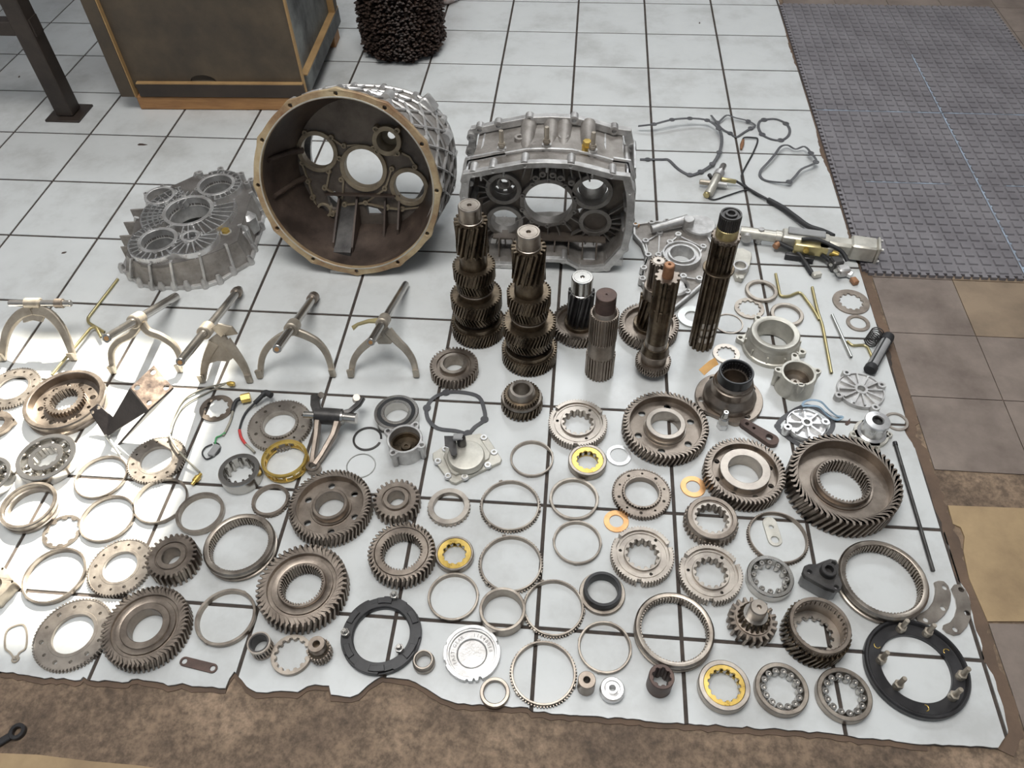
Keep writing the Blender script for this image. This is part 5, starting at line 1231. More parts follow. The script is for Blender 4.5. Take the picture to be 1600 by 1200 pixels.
# ---------------------------------------------------------------- shift forks
def fork(label, B, F, K, zK, left, right, wl, rr=.0105, back=None, head=None, zB=None, wide=None, collar=.022, zF=None, web=None):
    feet = [P(*left[-1]), P(*right[-1])]; k = P(*K, zK); nrm = (feet[1]-feet[0]).cross(k-feet[0]).normalized()
    c = (feet[0]+feet[1])/2; T = thing('shift_fork', label, 'shift fork', (c.x, c.y, 0), 0, 'shift forks'); c = Vector((c.x, c.y, 0))
    Bp = P(*B, zB if zB is not None else rr); dr = (k-Bp).normalized(); 
    f = onplane(*F, k, Vector((0, 0, 1)).cross(dr).cross(dr).normalized()); ln = (f-Bp).dot(dr); Fp = Bp+dr*ln
    part(T, 'rod', MB().tube([Bp-c, Bp-c+dr*.002, Fp-c-dr*.002, Fp-c], [rr*.85, rr, rr, rr*.85], 20), 'polished')
    part(T, 'rod_end', MB().cyl(Fp-c, Fp-c+dr*.001, rr*.5, None, 14), 'copper')
    part(T, 'clamp', MB().tube([k-c-dr*collar, k-c-dr*(collar-.002), k-c+dr*(collar-.002), k-c+dr*collar], [rr*1.35, rr*1.6, rr*1.6, rr*1.35], 22), 'fork_metal')
    V = []
    for L in (left, right):
        q = [onplane(x, y, feet[0], nrm)-c for x, y in L]; V.append(q); path = []
        q0 = [q[0]]+q+[q[-1]]
        for i in range(1, len(q0)-2):
            a, b, cc, d = q0[i-1], q0[i], q0[i+1], q0[i+2]
            for t in (0, .25, .5, .75): path.append(.5*((2*b)+(cc-a)*t+(2*a-5*b+4*cc-d)*t*t+(3*b-3*cc+d-a)*t*t*t))
        path.append(q[-1]); n = len(path)
        path = [Vector((p.x, p.y, max(p.z, .0065 if i > n-2 else 0))) for i, p in enumerate(path)]
        part(T, 'arm', MB().strip(path, [wl[0]+(wl[1]-wl[0])*i/(n-1) for i in range(n)], [.016-.003*i/(n-1) for i in range(n)], nrm), 'fork_metal')
        e = path[-1]; part(T, 'pad', MB().strip([e+Vector((0, 0, .022)), e+Vector((0, 0, -.0055))], wl[1]*1.15, .016, nrm), 'fork_metal')
    if web:
        pts = [onplane(x, y, feet[0], nrm)-c for x, y in web]; part(T, 'web', MB().loft([[q-nrm*.005 for q in pts], [q+nrm*.005 for q in pts]]), 'fork_metal')
    if head: part(T, 'rod_head', MB().tube([Bp-c+dr*head[0], Bp-c+dr*(head[0]+.002), Bp-c+dr*(head[1]-.002), Bp-c+dr*head[1]], [rr*1.1, rr*1.4, rr*1.4, rr*1.1], 16), 'gear')
    return T, Bp-c, dr, k-c, nrm, c
fork('shift fork with crosswise rod and broad arch at the far left edge', (111,474), (12,478), (52,474), .118, [(50,484),(30,493),(13,514),(6,540),(5,564)], [(54,484),(76,490),(96,512),(108,538),(116,563)], (.030, .016), .0095, zB=.118, head=(.02, .045), web=[(34,489),(52,478),(72,488),(66,503),(52,500),(38,504)])
fork('shift fork beside the black bracket, rod pointing at the rear case', (275,463), (168,529), (214,500), .128, [(218,505),(206,522),(185,534),(174,552),(178,583)], [(222,505),(232,518),(252,526),(272,540),(281,558),(282,581)], (.022, .014), .012)
t3 = fork('shift fork with short wide plate and curled tongue', (374,452), (287,566), (322,516), .128, [(336,535),(327,552),(320,572),(317,597)], [(352,533),(366,550),(381,572),(391,597)], (.030, .014), .0115, head=(.018, .040), web=[(327,530),(340,520),(352,524),(360,538),(369,556),(358,564),(341,563),(326,568),(324,548)])
q = MB(); q.strip([t3[3]+Vector((.030, -.005, .0)), t3[3]+Vector((.046, -.004, .012)), t3[3]+Vector((.062, .0, .006)), t3[3]+Vector((.066, .0, -.012))], .035, .006, (0, -1, .2)); part(t3[0], 'tongue', q, 'fork_metal')
fork('shift fork with rounded arch between the wide-plate fork and the angular one', (491,463), (431,546), (457,511), .128, [(452,520),(434,529),(418,543),(409,562),(407,590)], [(462,518),(480,525),(498,536),(512,556),(521,588)], (.022, .014), .0115, head=(.0, .035))
t5 = fork('shift fork with angular arms and triangular web next to the bell housing', (634,444), (577,535), (599,502), .128, [(594,520),(580,532),(563,547),(552,565),(549,589)], [(606,516),(620,532),(635,547),(646,565),(651,589)], (.024, .014), .0105, web=[(585,527),(595,509),(606,511),(618,530),(611,537),(592,537)])
q = MB(); q.strip([t5[3]+Vector((-.01, 0, .002)), t5[3]+Vector((-.04, .0, -.002)), t5[3]+Vector((-.07, -.004, -.012)), t5[3]+Vector((-.085, -.01, -.022))], [.016, .010, .008, .012], .008, (0, -.4, 1)); part(t5[0], 'side_finger', q, 'zinc')

# ---------------------------------------------------------------- bracket
def bracket():
    c = P(185, 670); T = thing('mounting_bracket', 'black painted steel bracket with worn square top plate', 'bracket', (c.x, c.y, 0)); g = lambda x, y, z: P(x, y, z)-Vector((c.x, c.y, 0))
    def quad(name, pts, th, m, holes=()):
        n = (pts[1]-pts[0]).cross(pts[2]-pts[0]).normalized(); o = pts[0]; u = (pts[1]-o).normalized(); v = n.cross(u)
        mb = MB(); mb.M = Matrix(((u.x, v.x, n.x, o.x), (u.y, v.y, n.y, o.y), (u.z, v.z, n.z, o.z), (0, 0, 0, 1)))
        L = [((q-o).dot(u), (q-o).dot(v)) for q in pts]; cx = sum(a for a, b in L)/len(L); cy = sum(b for a, b in L)/len(L)
        H = [circ(r, 14, (cx+(L[i][0]-cx)*f, cy+(L[i][1]-cy)*f)) for i, f, r in holes]
        mb.plate(L, H, -th/2, th/2, .0006); part(T, name, mb, m)
    a, b, cc, d = g(241,571,.135), g(271,606,.115), g(232,641,.10), g(204,606,.12)
    quad('top_plate', [a, b, cc, d], .006, 'bracket_worn', [(0, .68, .007), (1, .68, .007), (3, .68, .0075), (2, .68, .006)])
    e, f_ = g(166,683,.004), g(183,656,.03)
    quad('side_wall', [d, cc, e, f_], .005, 'bracket_paint')
    quad('front_wall', [cc, b, g(240,640,.06), g(170,690,.004)], .005, 'bracket_paint')
    quad('foot_plate', [g(140,641,.045), g(153,631,.055), g(184,658,.03), g(166,683,.004)], .005, 'bracket_paint', [(0, .75, .0045), (1, .75, .005)])
    hk = MB(); hk.tube([g(166,681,.008), g(172,688,.02), g(180,700,.012), g(187,710,.006)], .004, 10); part(T, 'hook_rod', hk, 'silver_tube')
bracket()

# ---------------------------------------------------------------- wires
def smooth(V, k=5):
    n = len(V); S = []
    for i in range(n-1):
        a, b, c_, d = (V[min(max(i+j, 0), n-1)] for j in (-1, 0, 1, 2))
        for t in [j/k for j in range(k)]: S.append(.5*((2*b)+(c_-a)*t+(2*a-5*b+4*c_-d)*t*t+(3*b-3*c_+d-a)*t*t*t))
    return S+[V[-1]]
def wires(T, c, name, pts, r, m): part(T, name, MB().tube(smooth([P(x, y, z)-c for x, y, z in pts]), r, 8), m, ang=60)
def harness1():
    c = P(290, 670); T = thing('sensor_wire', 'thin grey sensor wire with brass ends crossing a clutch plate', 'wire', c)
    wires(T, c, 'wire', [(357,598,.012),(320,607,.006),(288,624,.004),(270,655,.006),(265,680,.019),(283,709,.019),(312,738,.006)], .0026, 'wire_grey')
    wires(T, c, 'wire', [(352,600,.01),(325,613,.004),(290,632,.004),(273,656,.006),(266,677,.018)], .0022, 'wire_grey')
    a, b = P(355, 599, .012)-c, P(366, 600, .012)-c; part(T, 'brass_tip', MB().tube([a, a*.6+b*.4, a*.4+b*.6, b], [.004, .007, .007, .006], 12), 'brass')
    a, b = P(314, 740, .008)-c, P(300, 757, .008)-c; part(T, 'brass_plug', MB().tube([a, a*.7+b*.3, a*.69+b*.31, a*.3+b*.7, a*.29+b*.71, b], [.004, .005, .0078, .0078, .005, .004], 12), 'brass')
harness1()
def harness2():
    c = P(360, 655); T = thing('sensor_wire', 'black sensor lead with brass nut and grey connector beside a splined washer', 'wire', c)
    a, b = P(377, 623, .015)-c, P(391, 620, .015)-c; part(T, 'brass_nut', MB().tube([a, b], .0125, 6), 'brass')
    wires(T, c, 'elbow', [(380,622,.014),(371,625,.014),(366,632,.009),(363,642,.006)], .0055, 'black_rubber')
    wires(T, c, 'wire', [(364,640,.005),(361,655,.004),(354,671,.004),(348,681,.004)], .0034, 'wire_grey')
    wires(T, c, 'green_wire', [(352,676,.006),(344,681,.006),(338,684,.006),(336,694,.006)], .0022, 'wire_green')
    wires(T, c, 'loop_wire', [(332,694,.004),(321,699,.004),(316,708,.004),(322,717,.004),(333,713,.004),(343,704,.004),(342,694,.004),(334,692,.004)], .0018, 'black_rubber')
    q = P(335, 704, .006)-c; part(T, 'connector', MB().box(q, (.018, .034, .010), Matrix.Rotation(-.25, 3, 'Z'), ch=.0015), 'plastic_grey')
harness2()
def harness3():
    c = P(400, 655); T = thing('sensor_wire', 'black plug lead with red sleeve beside a raised-collar clutch plate', 'wire', c)
    wires(T, c, 'plug', [(424,618,.026),(416,614,.026),(410,617,.024)], .0085, 'black_rubber'); wires(T, c, 'plug_body', [(412,616,.024),(404,624,.018),(398,630,.012)], .006, 'black_rubber')
    wires(T, c, 'wire', [(399,629,.01),(386,642,.005),(378,657,.004),(374,672,.004)], .003, 'black_rubber'); wires(T, c, 'red_sleeve', [(374,672,.005),(377,684,.005),(384,694,.005)], .0038, 'wire_red')
    wires(T, c, 'lead_end', [(383,693,.005),(392,701,.005),(398,707,.006)], .003, 'wire_grey')
harness3()
def harness_big():
    c = P(1200, 300); T = thing('valve_harness', 'cable harness with brass valve cross and black conduit behind the longest shaft', 'cable', c)
    wires(T, c, 'conduit', [(1200,312,.010),(1222,324,.012),(1240,337,.014),(1262,353,.016),(1285,361,.022),(1302,369,.030)], .0085, 'black_rubber')
    wires(T, c, 'wire', [(1150,283,.02),(1165,292,.008),(1182,302,.006),(1202,313,.009)], .0042, 'black_rubber')
    wires(T, c, 'sensor_wire', [(1160,220,.01),(1163,215,.008),(1176,215,.006),(1184,218,.006),(1178,236,.005),(1161,268,.005),(1159,278,.006),(1164,289,.009),(1180,302,.009),(1200,312,.010)], .003, 'black_rubber')
    wires(T, c, 'sensor_wire', [(1190,307,.006),(1173,297,.006),(1160,298,.005),(1135,306,.004),(1115,312,.004),(1104,307,.006)], .0025, 'black_rubber')
    a, b = P(1158, 233, .008)-c, P(1161, 219, .008)-c; part(T, 'brown_plug', MB().tube([a, a*.5+b*.5, b], [.004, .0075, .005], 10), 'rust_bright')
    body = lambda nm, a, b, r, m: part(T, nm, MB().tube([P(*a)-c, P(*a)*.95+P(*b)*.05-c, P(*a)*.05+P(*b)*.95-c, P(*b)-c], [r*.85, r, r, r*.85], 16), m)
    body('valve_body', (1107,304,.016), (1122,274,.03), .0145, 'alu_cream'); body('silver_cap', (1123,273,.032), (1131,258,.036), .011, 'polished'); body('cap_ring', (1121,276,.03), (1125,269,.033), .0175, 'alu')
    body('side_port', (1093,284,.02), (1112,286,.022), .009, 'fork_metal'); body('side_port', (1118,287,.022), (1136,289,.02), .0085, 'alu'); body('cable_gland', (1127,280,.026), (1150,284,.02), .0075, 'zinc'); body('bottom_port', (1103,306,.012), (1109,297,.018), .0115, 'zinc')
    body('small_nut', (1108,273,.024), (1112,279,.024), .007, 'dark_steel')
harness_big()

# ---------------------------------------------------------------- gaskets at the back
loopstrip('gasket', 'large dark gasket loop with eyelets emerging from behind the open gearbox case', 'gasket', [(997,197),(1022,194),(1050,187),(1078,185),(1105,188),(1123,201),(1128,218),(1124,238),(1113,256),(1095,268),(1078,273),(1060,264),(1045,250),(1035,249),(1012,249),(1000,249)], .011, 'gasket', .003, False, [.02,.03,.035,.03,.025,.02,.015,.012,.008,.004,.001,.0,.0,.0,.0,.0], eyes=(1, 2, 3, 4, 5, 7, 8, 9, 10, 14), er=.011)
loopstrip('gasket', 'small angular dark gasket loop beside the round gasket', 'gasket', [(1111,180),(1121,191),(1127,187),(1136,180),(1149,184),(1169,189),(1180,196),(1173,200),(1162,207),(1150,214),(1141,208),(1127,200)], .008, 'gasket', .003, eyes=(1, 5, 7, 10), er=.010, zs=[.012, .006, .01, .012, .01, .006, .004, .003, .002, .0, .0, .004])
loopstrip('gasket', 'round dark gasket with four eyelets next to the rubber mats', 'gasket', [(1194,187),(1212,186),(1228,193),(1234,203),(1231,213),(1220,219),(1204,217),(1191,210),(1185,199),(1187,190)], .010, 'gasket', .002, eyes=(0, 2, 5, 7), er=.012)
loopstrip('gasket', 'pear-shaped dark gasket with blue folded corners next to the rubber mats', 'gasket', [(1220,229),(1211,241),(1200,254),(1189,266),(1188,275),(1197,282),(1220,285),(1233,284),(1243,275),(1253,264),(1275,253),(1267,239),(1257,229),(1243,233),(1231,227)], .009, 'gasket', .003, eyes=(7, 10, 11), er=.011, zs=[.02, .02, .015, .008, .002, 0, .008, .012, .015, .018, .02, .02, .018, .01, .012])
loopstrip('gasket', 'dark lugged gasket ring behind the cover with sensor', 'gasket', [(667,637),(677,622),(697,613),(725,613),(748,620),(756,638),(757,655),(742,667),(731,677),(712,673),(684,669),(669,655)], .0105, 'gasket', .003, eyes=(0, 2, 6, 8), er=.0105)
loopstrip('gasket', 'sunlit thin oval gasket with a tab beside the large clutch plate', 'gasket', [(24,1030),(30,1020),(40,1012),(42,990),(36,976),(18,980),(9,990),(8,1012),(16,1020)], .004, 'fork_metal', .002, eyes=(0,), er=.008)
# ---------------------------------------------------------------- cover with sensor
def sensor_cover():
    O = P(728, 716); T = thing('sensor_cover', 'pale cover plate with domed centre and dark sensor on it', 'cover', (O.x, O.y, 0)); f = lambda x, y, z: (P(x, y, z).x-O.x, P(x, y, z).y-O.y); h = .010
    o = [f(x, y, h) for x, y in [(694,696),(712,684),(735,679),(750,677),(760,680),(770,695),(784,717),(782,722),(762,731),(735,744),(712,755),(705,753),(696,744),(676,716),(676,708)]]
    part(T, 'plate', MB().plate(o, (), 0, h, .0012), 'alu_cream')
    st = [f(x, y, .016) for x, y in [(696,702),(712,690),(735,682),(750,684),(766,708),(764,716),(735,732),(712,742),(704,738),(693,714)]]; part(T, 'step', MB().plate(st, (), h-.001, .016, .0015), 'alu_cream')
    d = f(728, 711, .03); part(T, 'dome', MB().solid([(.046, .014), (.0455, .028), (.043, .032), (.038, .033)], 44, d+(0,)), 'alu_cream')
    bs = MB()
    for x, y in [(756,683),(772,706),(762,726),(726,744),(700,743),(684,720),(696,701)]: boss(bs, f(x, y, .014), .0085, h-.001, .0145, .5, 14); bs.cut()
    part(T, 'bolt_boss', bs, 'alu_mach')
    g = lambda x, y, z: P(x, y, z)-Vector((O.x, O.y, 0))
    pp = [g(x, y, .050) for x, y in [(694,681),(712,681),(713,692),(714,709),(710,712),(705,711),(701,698),(695,696)]]; q = MB().loft([[v-Vector((0, 0, .003)) for v in pp], pp]); part(T, 'sensor_plate', q, 'dark_steel')
    part(T, 'sensor_body', MB().tube([g(722,694,.033), g(721,690,.045), g(720,684,.062), g(719,682,.066)], [.011, .0115, .0115, .009], 18), 'dark_steel')
    part(T, 'sensor_head', MB().box(g(716,683,.064), (.024, .018, .010), ch=.002), 'plastic_grey')
sensor_cover()
def lever():
    c = P(512, 690); T = thing('release_lever', 'forked clutch release lever casting with two silver pivot pins', 'lever', c); g = lambda x, y, z: P(x, y, z)-c
    part(T, 'barrel', MB().tube([g(494,649,.045), g(534,652,.045)], .0215, 24), 'dark_steel')
    part(T, 'pivot_pin', MB().cyl(g(475,648,.045), g(494,649,.045), .0095, None, 20), 'polished'); part(T, 'pivot_pin', MB().tube([g(530,652,.045), g(537,652,.045), g(538,652,.045), g(557,654,.045)], [.019, .019, .0135, .0135], 20), 'polished')
    n = (0, -.35, 1)
    part(T, 'arm', MB().strip([g(497,655,.045), g(495,680,.034), g(490,712,.016), g(489,724,.012)], [.016, .013, .013, .016], .020, n), 'gear'); part(T, 'arm', MB().strip([g(528,658,.045), g(521,680,.036), g(503,712,.018), g(493,726,.012)], [.018, .014, .013, .014], .020, n), 'gear')
    q = g(490, 730, .012); part(T, 'end_ring', MB().lathe([(.010, 0), (.010, .020), (.0165, .020), (.018, .018), (.018, 0)], 28, True, (q.x, q.y, .001)), 'gear')
    part(T, 'finger', MB().strip([g(497,645,.055), g(493,632,.06), g(493,618,.058)], [.022, .024, .022], .018, n), 'dark_steel'); part(T, 'finger', MB().strip([g(531,648,.05), g(547,643,.052), g(560,632,.054), g(565,622,.052)], [.016, .013, .014, .018], .014, n), 'dark_steel')
    part(T, 'finger_pin', MB().cyl(g(497,621,.05), g(502,617,.068), .008, None, 16), 'gear_light'); part(T, 'finger_pin', MB().cyl(g(556,625,.045), g(557,621,.064), .009, None, 16), 'gear_light')
lever()

# ---------------------------------------------------------------- shift actuator on the right
def actuator():
    A, B = P(1157, 362, .035), P(1342, 388, .035); d = B-A; L = d.length; rz = math.atan2(d.y, d.x)
    T = thing('shift_actuator', 'cream aluminium shift actuator tube with gold valve block and black hoses', 'actuator', (A.x, A.y, 0), rz); Z = .035
    X = lambda t: L*t
    part(T, 'tube', MB().tube([(0, 0, Z), (X(.45), 0, Z), (X(1), 0, Z)], .0175, 24), 'alu_cream')
    part(T, 'collar', MB().tube([(X(.06), -.028, Z-.004), (X(.06), .02, Z-.004)], .015, 20), 'alu'); part(T, 'collar', MB().tube([(X(.17), 0, 0.004), (X(.17), 0, Z+.022)], .009, 16), 'alu'); part(T, 'collar', MB().tube([(X(.30), 0, Z), (X(.345), 0, Z)], .0205, 24), 'alu_cream')
    part(T, 'port_elbow', MB().tube([(X(.34), -.018, Z-.008), (X(.31), -.034, Z-.012)], .010, 14), 'rust_bright')
    part(T, 'valve_block', MB().box((X(.55), .0, Z), (.14, .046, .044), ch=.004), 'alu_cream'); part(T, 'valve_lid', MB().box((X(.55), .008, Z+.025), (.11, .03, .008), ch=.002), 'plastic_grey')
    part(T, 'cylinder', MB().box((X(.82), 0, Z), (.11, .042, .042), ch=.008), 'alu_cream')
    part(T, 'end_block', MB().box((X(1.03), 0, Z), (.075, .056, .056), ch=.005), 'alu_cream'); part(T, 'end_plate', MB().box((X(1.03)+.041, 0, Z), (.008, .060, .060), ch=.002), 'alu_cream')
    for y in (-.022, .022):
        for z in (-.022, .022): part(T, 'tie_bolt', MB().cyl((X(1.03)+.044, y, Z+z), (X(1.03)+.052, y, Z+z), .005, None, 6), 'alu')
    part(T, 'gold_block', MB().box((X(.60), -.036, Z+.002), (.10, .026, .036), ch=.003), 'zinc'); part(T, 'gold_fitting', MB().cyl((X(.56), -.048, Z+.004), (X(.56), -.056, Z+.004), .009, None, 6), 'brass'); part(T, 'label_block', MB().box((X(.72), -.036, Z+.004), (.04, .024, .032), ch=.002), 'alu_cream'); part(T, 'gold_fitting', MB().cyl((X(.76), -.04, Z), (X(.83), -.044, Z-.002), .010, None, 12), 'brass')
    part(T, 'bracket_foot', MB().box((X(.48), -.056, .012), (.055, .012, .022), ch=.002), 'black_paint'); part(T, 'bracket_foot', MB().box((X(.60), -.060, .012), (.03, .012, .022), ch=.002), 'black_paint')
    Mi = T.matrix_basis.inverted() if False else Matrix.Rotation(-rz, 4, 'Z') @ Matrix.Translation((-A.x, -A.y, 0)); g = lambda x, y, z: Mi @ P(x, y, z)
    part(T, 'hose', MB().tube(smooth([g(1213,377,.03), g(1226,384,.028), g(1246,394,.022), g(1258,410,.013), g(1269,428,.009)]), .0072, 12), 'black_rubber', ang=60)
    part(T, 'hose', MB().tube(smooth([g(1253,374,.062), g(1275,374,.064), g(1300,384,.060), g(1316,394,.05), g(1324,408,.035)]), .006, 12), 'black_rubber', ang=60)
    part(T, 'hose', MB().tube(smooth([g(1283,398,.03), g(1292,404,.022), g(1300,412,.016), g(1308,418,.014)]), .006, 12), 'black_rubber', ang=60)
    part(T, 'connector', MB().box(g(1276, 429, .010), (.026, .018, .014), Matrix.Rotation(.5, 3, 'Z'), ch=.002), 'alu_cream')
    part(T, 'solenoid', MB().box(g(1306, 412, .022), (.034, .034, .038), Matrix.Rotation(.4, 3, 'Z'), ch=.004), 'dark_steel'); part(T, 'solenoid', MB().box(g(1317, 423, .018), (.036, .03, .03), Matrix.Rotation(.4, 3, 'Z'), ch=.004), 'alu')
    for x, y in ((1300, 411), (1307, 420), (1312, 426)): part(T, 'screw', MB().cyl(g(x, y, .026), g(x-2, y+3, .028), .0055, None, 12), 'polished')
    part(T, 'nut', MB().cyl(g(1325,427,.012), g(1331,430,.012), .011, None, 6), 'alu_mach'); part(T, 'copper_plug', MB().box(g(1335, 439, .009), (.018, .024, .014), Matrix.Rotation(.5, 3, 'Z'), ch=.002), 'rust_bright')
actuator()
def smallcast():
    O = P(1160, 412); T = thing('small_housing', 'small cream lugged housing half hidden behind the longest shaft', 'housing', (O.x, O.y, 0)); f = lambda x, y, z=.016: (P(x, y, z).x-O.x, P(x, y, z).y-O.y)
    part(T, 'plate', MB().plate([f(x, y) for x, y in [(1148,388),(1160,387),(1174,394),(1175,400),(1170,420),(1160,436),(1150,434),(1145,420)]], (), 0, .016, .0015), 'alu_cream')
    c = f(1157, 414, .03); part(T, 'port_ring', MB().lathe([(.017, .014), (.017, .03), (.0225, .03), (.024, .028), (.024, .014)], 32, True, (c[0], c[1], 0)), 'alu'); part(T, 'lug', MB().solid([(.008, .014), (.008, .022)], 14, f(1158, 433, .02)+(0,)), 'alu_cream')
smallcast()

# ---------------------------------------------------------------- bottom right and bottom
def studring(label, cx, cy, w, h, bore, studs, sh, name, m, m2, fancy):
    p, R = place(cx, cy, w, h); T = thing(name, label, 'ring', (p.x, p.y, 0)); rb = R*bore
    if fancy:
        part(T, 'rim', MB().lathe([(R*.90, .002), (R*.91, h*.75), (R*.94, h), (R*.975, h), (R, h*.8), (R, .003), (R*.98, 0)], 80), m)
        part(T, 'disc', MB().lathe([(rb, 0), (rb, h*.5), (rb+.001, h*.55), (R*.91, h*.55), (R*.91, 0)], 80), m)
        for k in range(3): a = TAU*k/3+.5; part(T, 'clip', MB().tube([((R*.78+.006*math.cos(t))*math.cos(a)-.006*math.sin(t)*math.sin(a), (R*.78+.006*math.cos(t))*math.sin(a)+.006*math.sin(t)*math.cos(a), h*.57) for t in [i*.4 for i in range(9)]], .0009, 6), 'brass')
    else:
        o = []
        for i in range(120): a = TAU*i/120; k = (a*6/TAU) % 1; r = R*(1 if k < .62 else .93); o.append((r*math.cos(a), r*math.sin(a)))
        part(T, 'lower_ring', MB().annulus(circ(R, 96), circ(rb, 80), 0, h*.5, .0008), m)
        part(T, 'upper_ring', MB().annulus(o, circ(rb*1.02, 80), h*.5, h*.8, .0008), m)
        for k in range(6):
            a = TAU*(k+.8)/6; A = [a-.3+.6*i/10 for i in range(11)]; part(T, 'raised_pad', MB().plate([(R*.955*math.cos(t), R*.955*math.sin(t)) for t in [a+.9-.3+.42*i/10 for i in range(11)]]+[(R*.80*math.cos(t), R*.80*math.sin(t)) for t in [a+.9+.12-.42*i/10 for i in range(11)]], (), h*.79, h, .0008), m)
            part(T, 'pocket_shade', MB().plate([(R*.95*math.cos(t), R*.95*math.sin(t)) for t in [a-.12+.3*i/8 for i in range(9)]]+[(R*.84*math.cos(t), R*.84*math.sin(t)) for t in [a+.18-.3*i/8 for i in range(9)]], (), h*.79, h*.83), 'seal_black')  # flat black plate painted as the shade of a recess
    for x, y in studs:
        q = P(x, y, h*.55); q = (q.x-p.x, q.y-p.y, h*.5)
        mb = MB(); mb.solid([(.0085, 0), (.0085, .010), (.0065, .011), (.0065, .017), (.005, .018), (.005, sh-.002), (.004, sh)], 14, q); mb.plate(circ(.0095, 6, q[:2]), (), q[2]+.010, q[2]+.017, .0006); part(T, 'stud', mb, m2)
studring('black ring with six upright studs at the tile corner', 1434, 1041, 158, .018, .68, [(1406,984),(1447,991),(1375,1033),(1401,1073),(1487,1090),(1499,1058)], .046, 'studded_ring', 'black_paint', 'fork_metal', True)
studring('black stepped ring with three small studs beside the lettered plate', 595, 989, 126, .018, .705, [(617,934),(541,992),(625,1017)], .026, 'stepped_ring', 'black_paint', 'polished', False)
def segplate(label, pts, holes):
    L = [P(1200+x/4, 900+y/4, .006) for x, y in pts]; c = sum(L, Vector())/len(L); H = [P(1200+x/4, 900+y/4, .006) for x, y in holes]
    single('locking_segment', MB().plate([(q.x-c.x, q.y-c.y) for q in L], [circ(.0058, 14, (q.x-c.x, q.y-c.y)) for q in H], 0, .006, .0006), 'gear_light', label, 'plate', (c.x, c.y, 0), 0, 'locking segments')
segplate('curved steel segment plate with three holes touching the sliding sleeve', [(1040,38),(1065,28),(1100,32),(1128,60),(1145,110),(1143,155),(1130,200),(1105,240),(1060,285),(1020,298),(985,300),(945,285),(928,262),(925,238),(960,232),(1000,205),(1032,160),(1046,110),(1048,70)], [(1106,70),(1096,200),(988,272)])
segplate('curved steel segment plate with three holes, outermost by the tile edge', [(1148,75),(1165,52),(1200,50),(1235,85),(1260,140),(1270,200),(1268,260),(1245,315),(1205,360),(1165,368),(1120,350),(1095,325),(1098,305),(1140,288),(1168,250),(1182,195),(1176,140),(1160,105)], [(1208,85),(1245,230),(1172,332)])
def pumpbody():
    h = .052; O = P(1284, 925); T = thing('pump_body', 'dark grey pump body block with ring boss behind the drum gear', 'pump', (O.x, O.y, 0)); f = lambda x, y, z: (P(x, y, z).x-O.x, P(x, y, z).y-O.y)
    top = [(1254,893),(1257,884),(1264,881),(1276,881),(1288,876),(1297,873),(1307,875),(1311,884),(1310,895),(1316,914),(1314,921),(1305,923),(1290,918),(1272,908),(1258,900)]
    t = [f(x, y, h) for x, y in top]
    part(T, 'top_plate', MB().plate(t, [circ(.0045, 12, f(x, y, h)) for x, y in ((1265,893),(1303,880),(1307,917))], h-.012, h, .001), 'dark_steel')
    o = t if area2(t) > 0 else t[::-1]; part(T, 'body', MB().plate(offset(o, -.003), (), 0, h-.011, .001), 'plastic_grey')
    c = f(1296, 889, h+.014); part(T, 'ring_boss', MB().lathe([(.009, h-.01), (.009, h+.014), (.015, h+.014), (.0165, h+.012), (.0175, h-.01)], 28, True, (c[0], c[1], 0)), 'dark_steel'); part(T, 'bore_floor', MB().solid([(.0095, h-.004), (.0095, h-.002)], 20, (c[0], c[1], 0)), 'seal_black')
pumpbody()
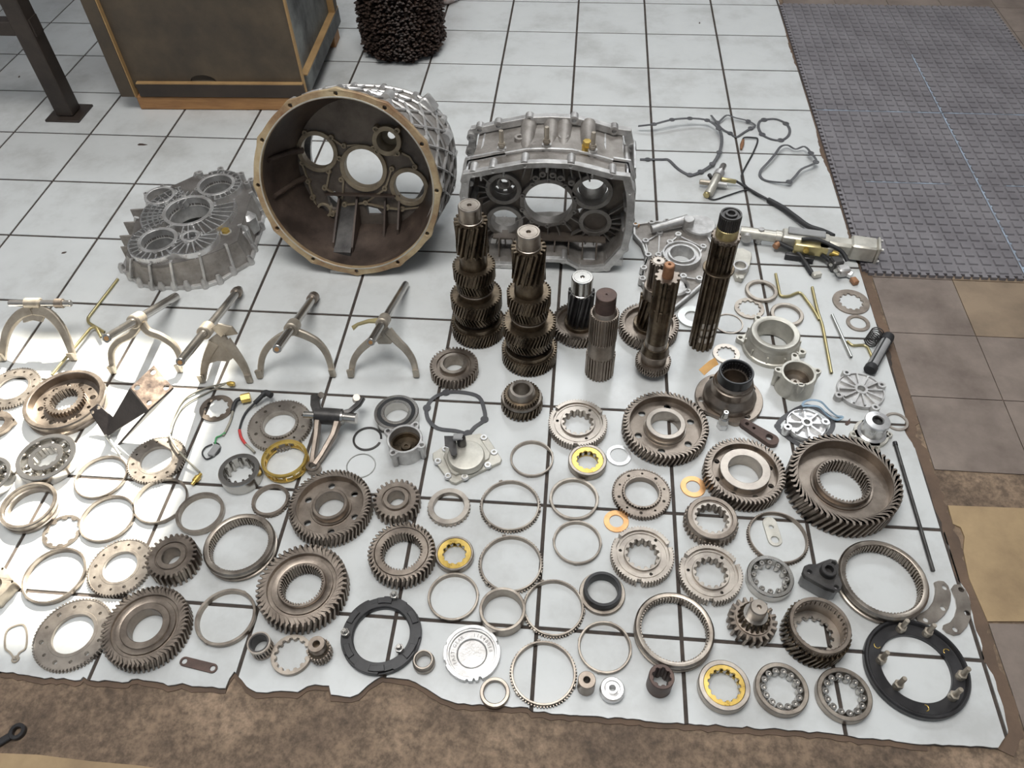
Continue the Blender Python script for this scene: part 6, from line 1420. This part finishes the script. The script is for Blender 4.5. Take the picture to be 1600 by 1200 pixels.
def letter_plate():
    p, R = place(737, 1019, 90, .012); T = thing('lettered_plate', 'silver round plate with raised lettering and notched edge', 'plate', (p.x, p.y, 0)); h = .012
    o = []
    for i in range(180):
        a = TAU*i/180; r = R
        for a0, wd, dp in ((-1.15, .05, .09), (-1.38, .05, .09), (-1.62, .04, .06), (2.9, .06, .05), (.45, .07, .06), (3.6, .09, .05)):
            if abs((a-a0+PI) % TAU-PI) < wd: r = R*(1-dp)
        o.append((r*math.cos(a), r*math.sin(a)))
    part(T, 'plate', MB().plate(o, [circ(R*.86, 80)], 0, h, .0008), 'alu_mach')
    part(T, 'step_ring', MB().lathe([(R*.49, .001), (R*.49, h*.45), (R*.52, h*.6), (R*.54, h*.45), (R*.78, h*.45), (R*.80, h*.85), (R*.865, h*.85), (R*.865, .001)], 72), 'alu')
    part(T, 'centre_disc', MB().solid([(R*.5, .0005), (R*.5, h*.25), (R*.2, h*.25)], 48), 'alu')
    def arc_text(txt, a0, step, r):
        for i, ch in enumerate(txt):
            if ch == ' ': continue
            cu = bpy.data.curves.new('letter', 'FONT'); cu.body = ch; cu.size = R*.17; cu.extrude = .0004; cu.align_x = 'CENTER'; cu.align_y = 'CENTER'
            tmp = bpy.data.objects.new('tmp', cu); me = bpy.data.meshes.new_from_object(tmp); bpy.data.objects.remove(tmp)
            me.materials.clear(); me.materials.append(MATS['ink']); a = a0-step*i; part(T, 'letter', me, None, (r*math.cos(a), r*math.sin(a), h*.45+.0004), a-PI/2)
    arc_text('FAST GEAR', 3.75, .19, R*.66); arc_text('11640018', 1.55, .19, R*.66)
letter_plate()
def spanner():
    a = P(27, 1143, -.004); T = thing('ring_spanner', 'dark ring-ended spanner on the concrete at the picture edge', 'spanner', (a.x, a.y, -.010)); R = .0155
    part(T, 'ring_end', MB().lathe([(.008, 0), (.008, .009), (.009, .010), (R-.001, .010), (R, .009), (R, 0)], 32), 'black_paint')
    b = P(-60, 1196, -.004)-Vector((a.x, a.y, -.010)); d = Vector((b.x, b.y, 0)).normalized(); part(T, 'handle', MB().strip([d*R*.85+Vector((0, 0, .005)), d*(R+.03)+Vector((0, 0, .005)), Vector((b.x, b.y, .005))], [.014, .015, .017], .009, (0, 0, 1)), 'black_paint')
spanner()
for i, (x, y, s, lab) in enumerate([(221, 226, .016, 'brown dried leaf scrap on a tile below the crate'), (100, 395, .009, 'rusty flake on the tile beside the rear gearbox case'), (1324, 661, .012, 'dark red sealant lump on a tile joint near the flanged tube'), (1093, 36, .008, 'dark square speck alone on a far tile'), (30, 120, .008, 'dark paint chip on a tile beside the bench leg')]):
    p = P(x, y); r = random.Random(i); L = [(s*(1+.6*(k % 3 == 0))*r.uniform(.5, 1)*math.cos(TAU*k/9), s*.5*r.uniform(.5, 1)*math.sin(TAU*k/9)) for k in range(9)]
    single('debris_chip', MB().plate(L, (), 0, .0015), 'rust_brown', lab, 'debris', (p.x, p.y, 0), .5*i, 'debris on the tiles')
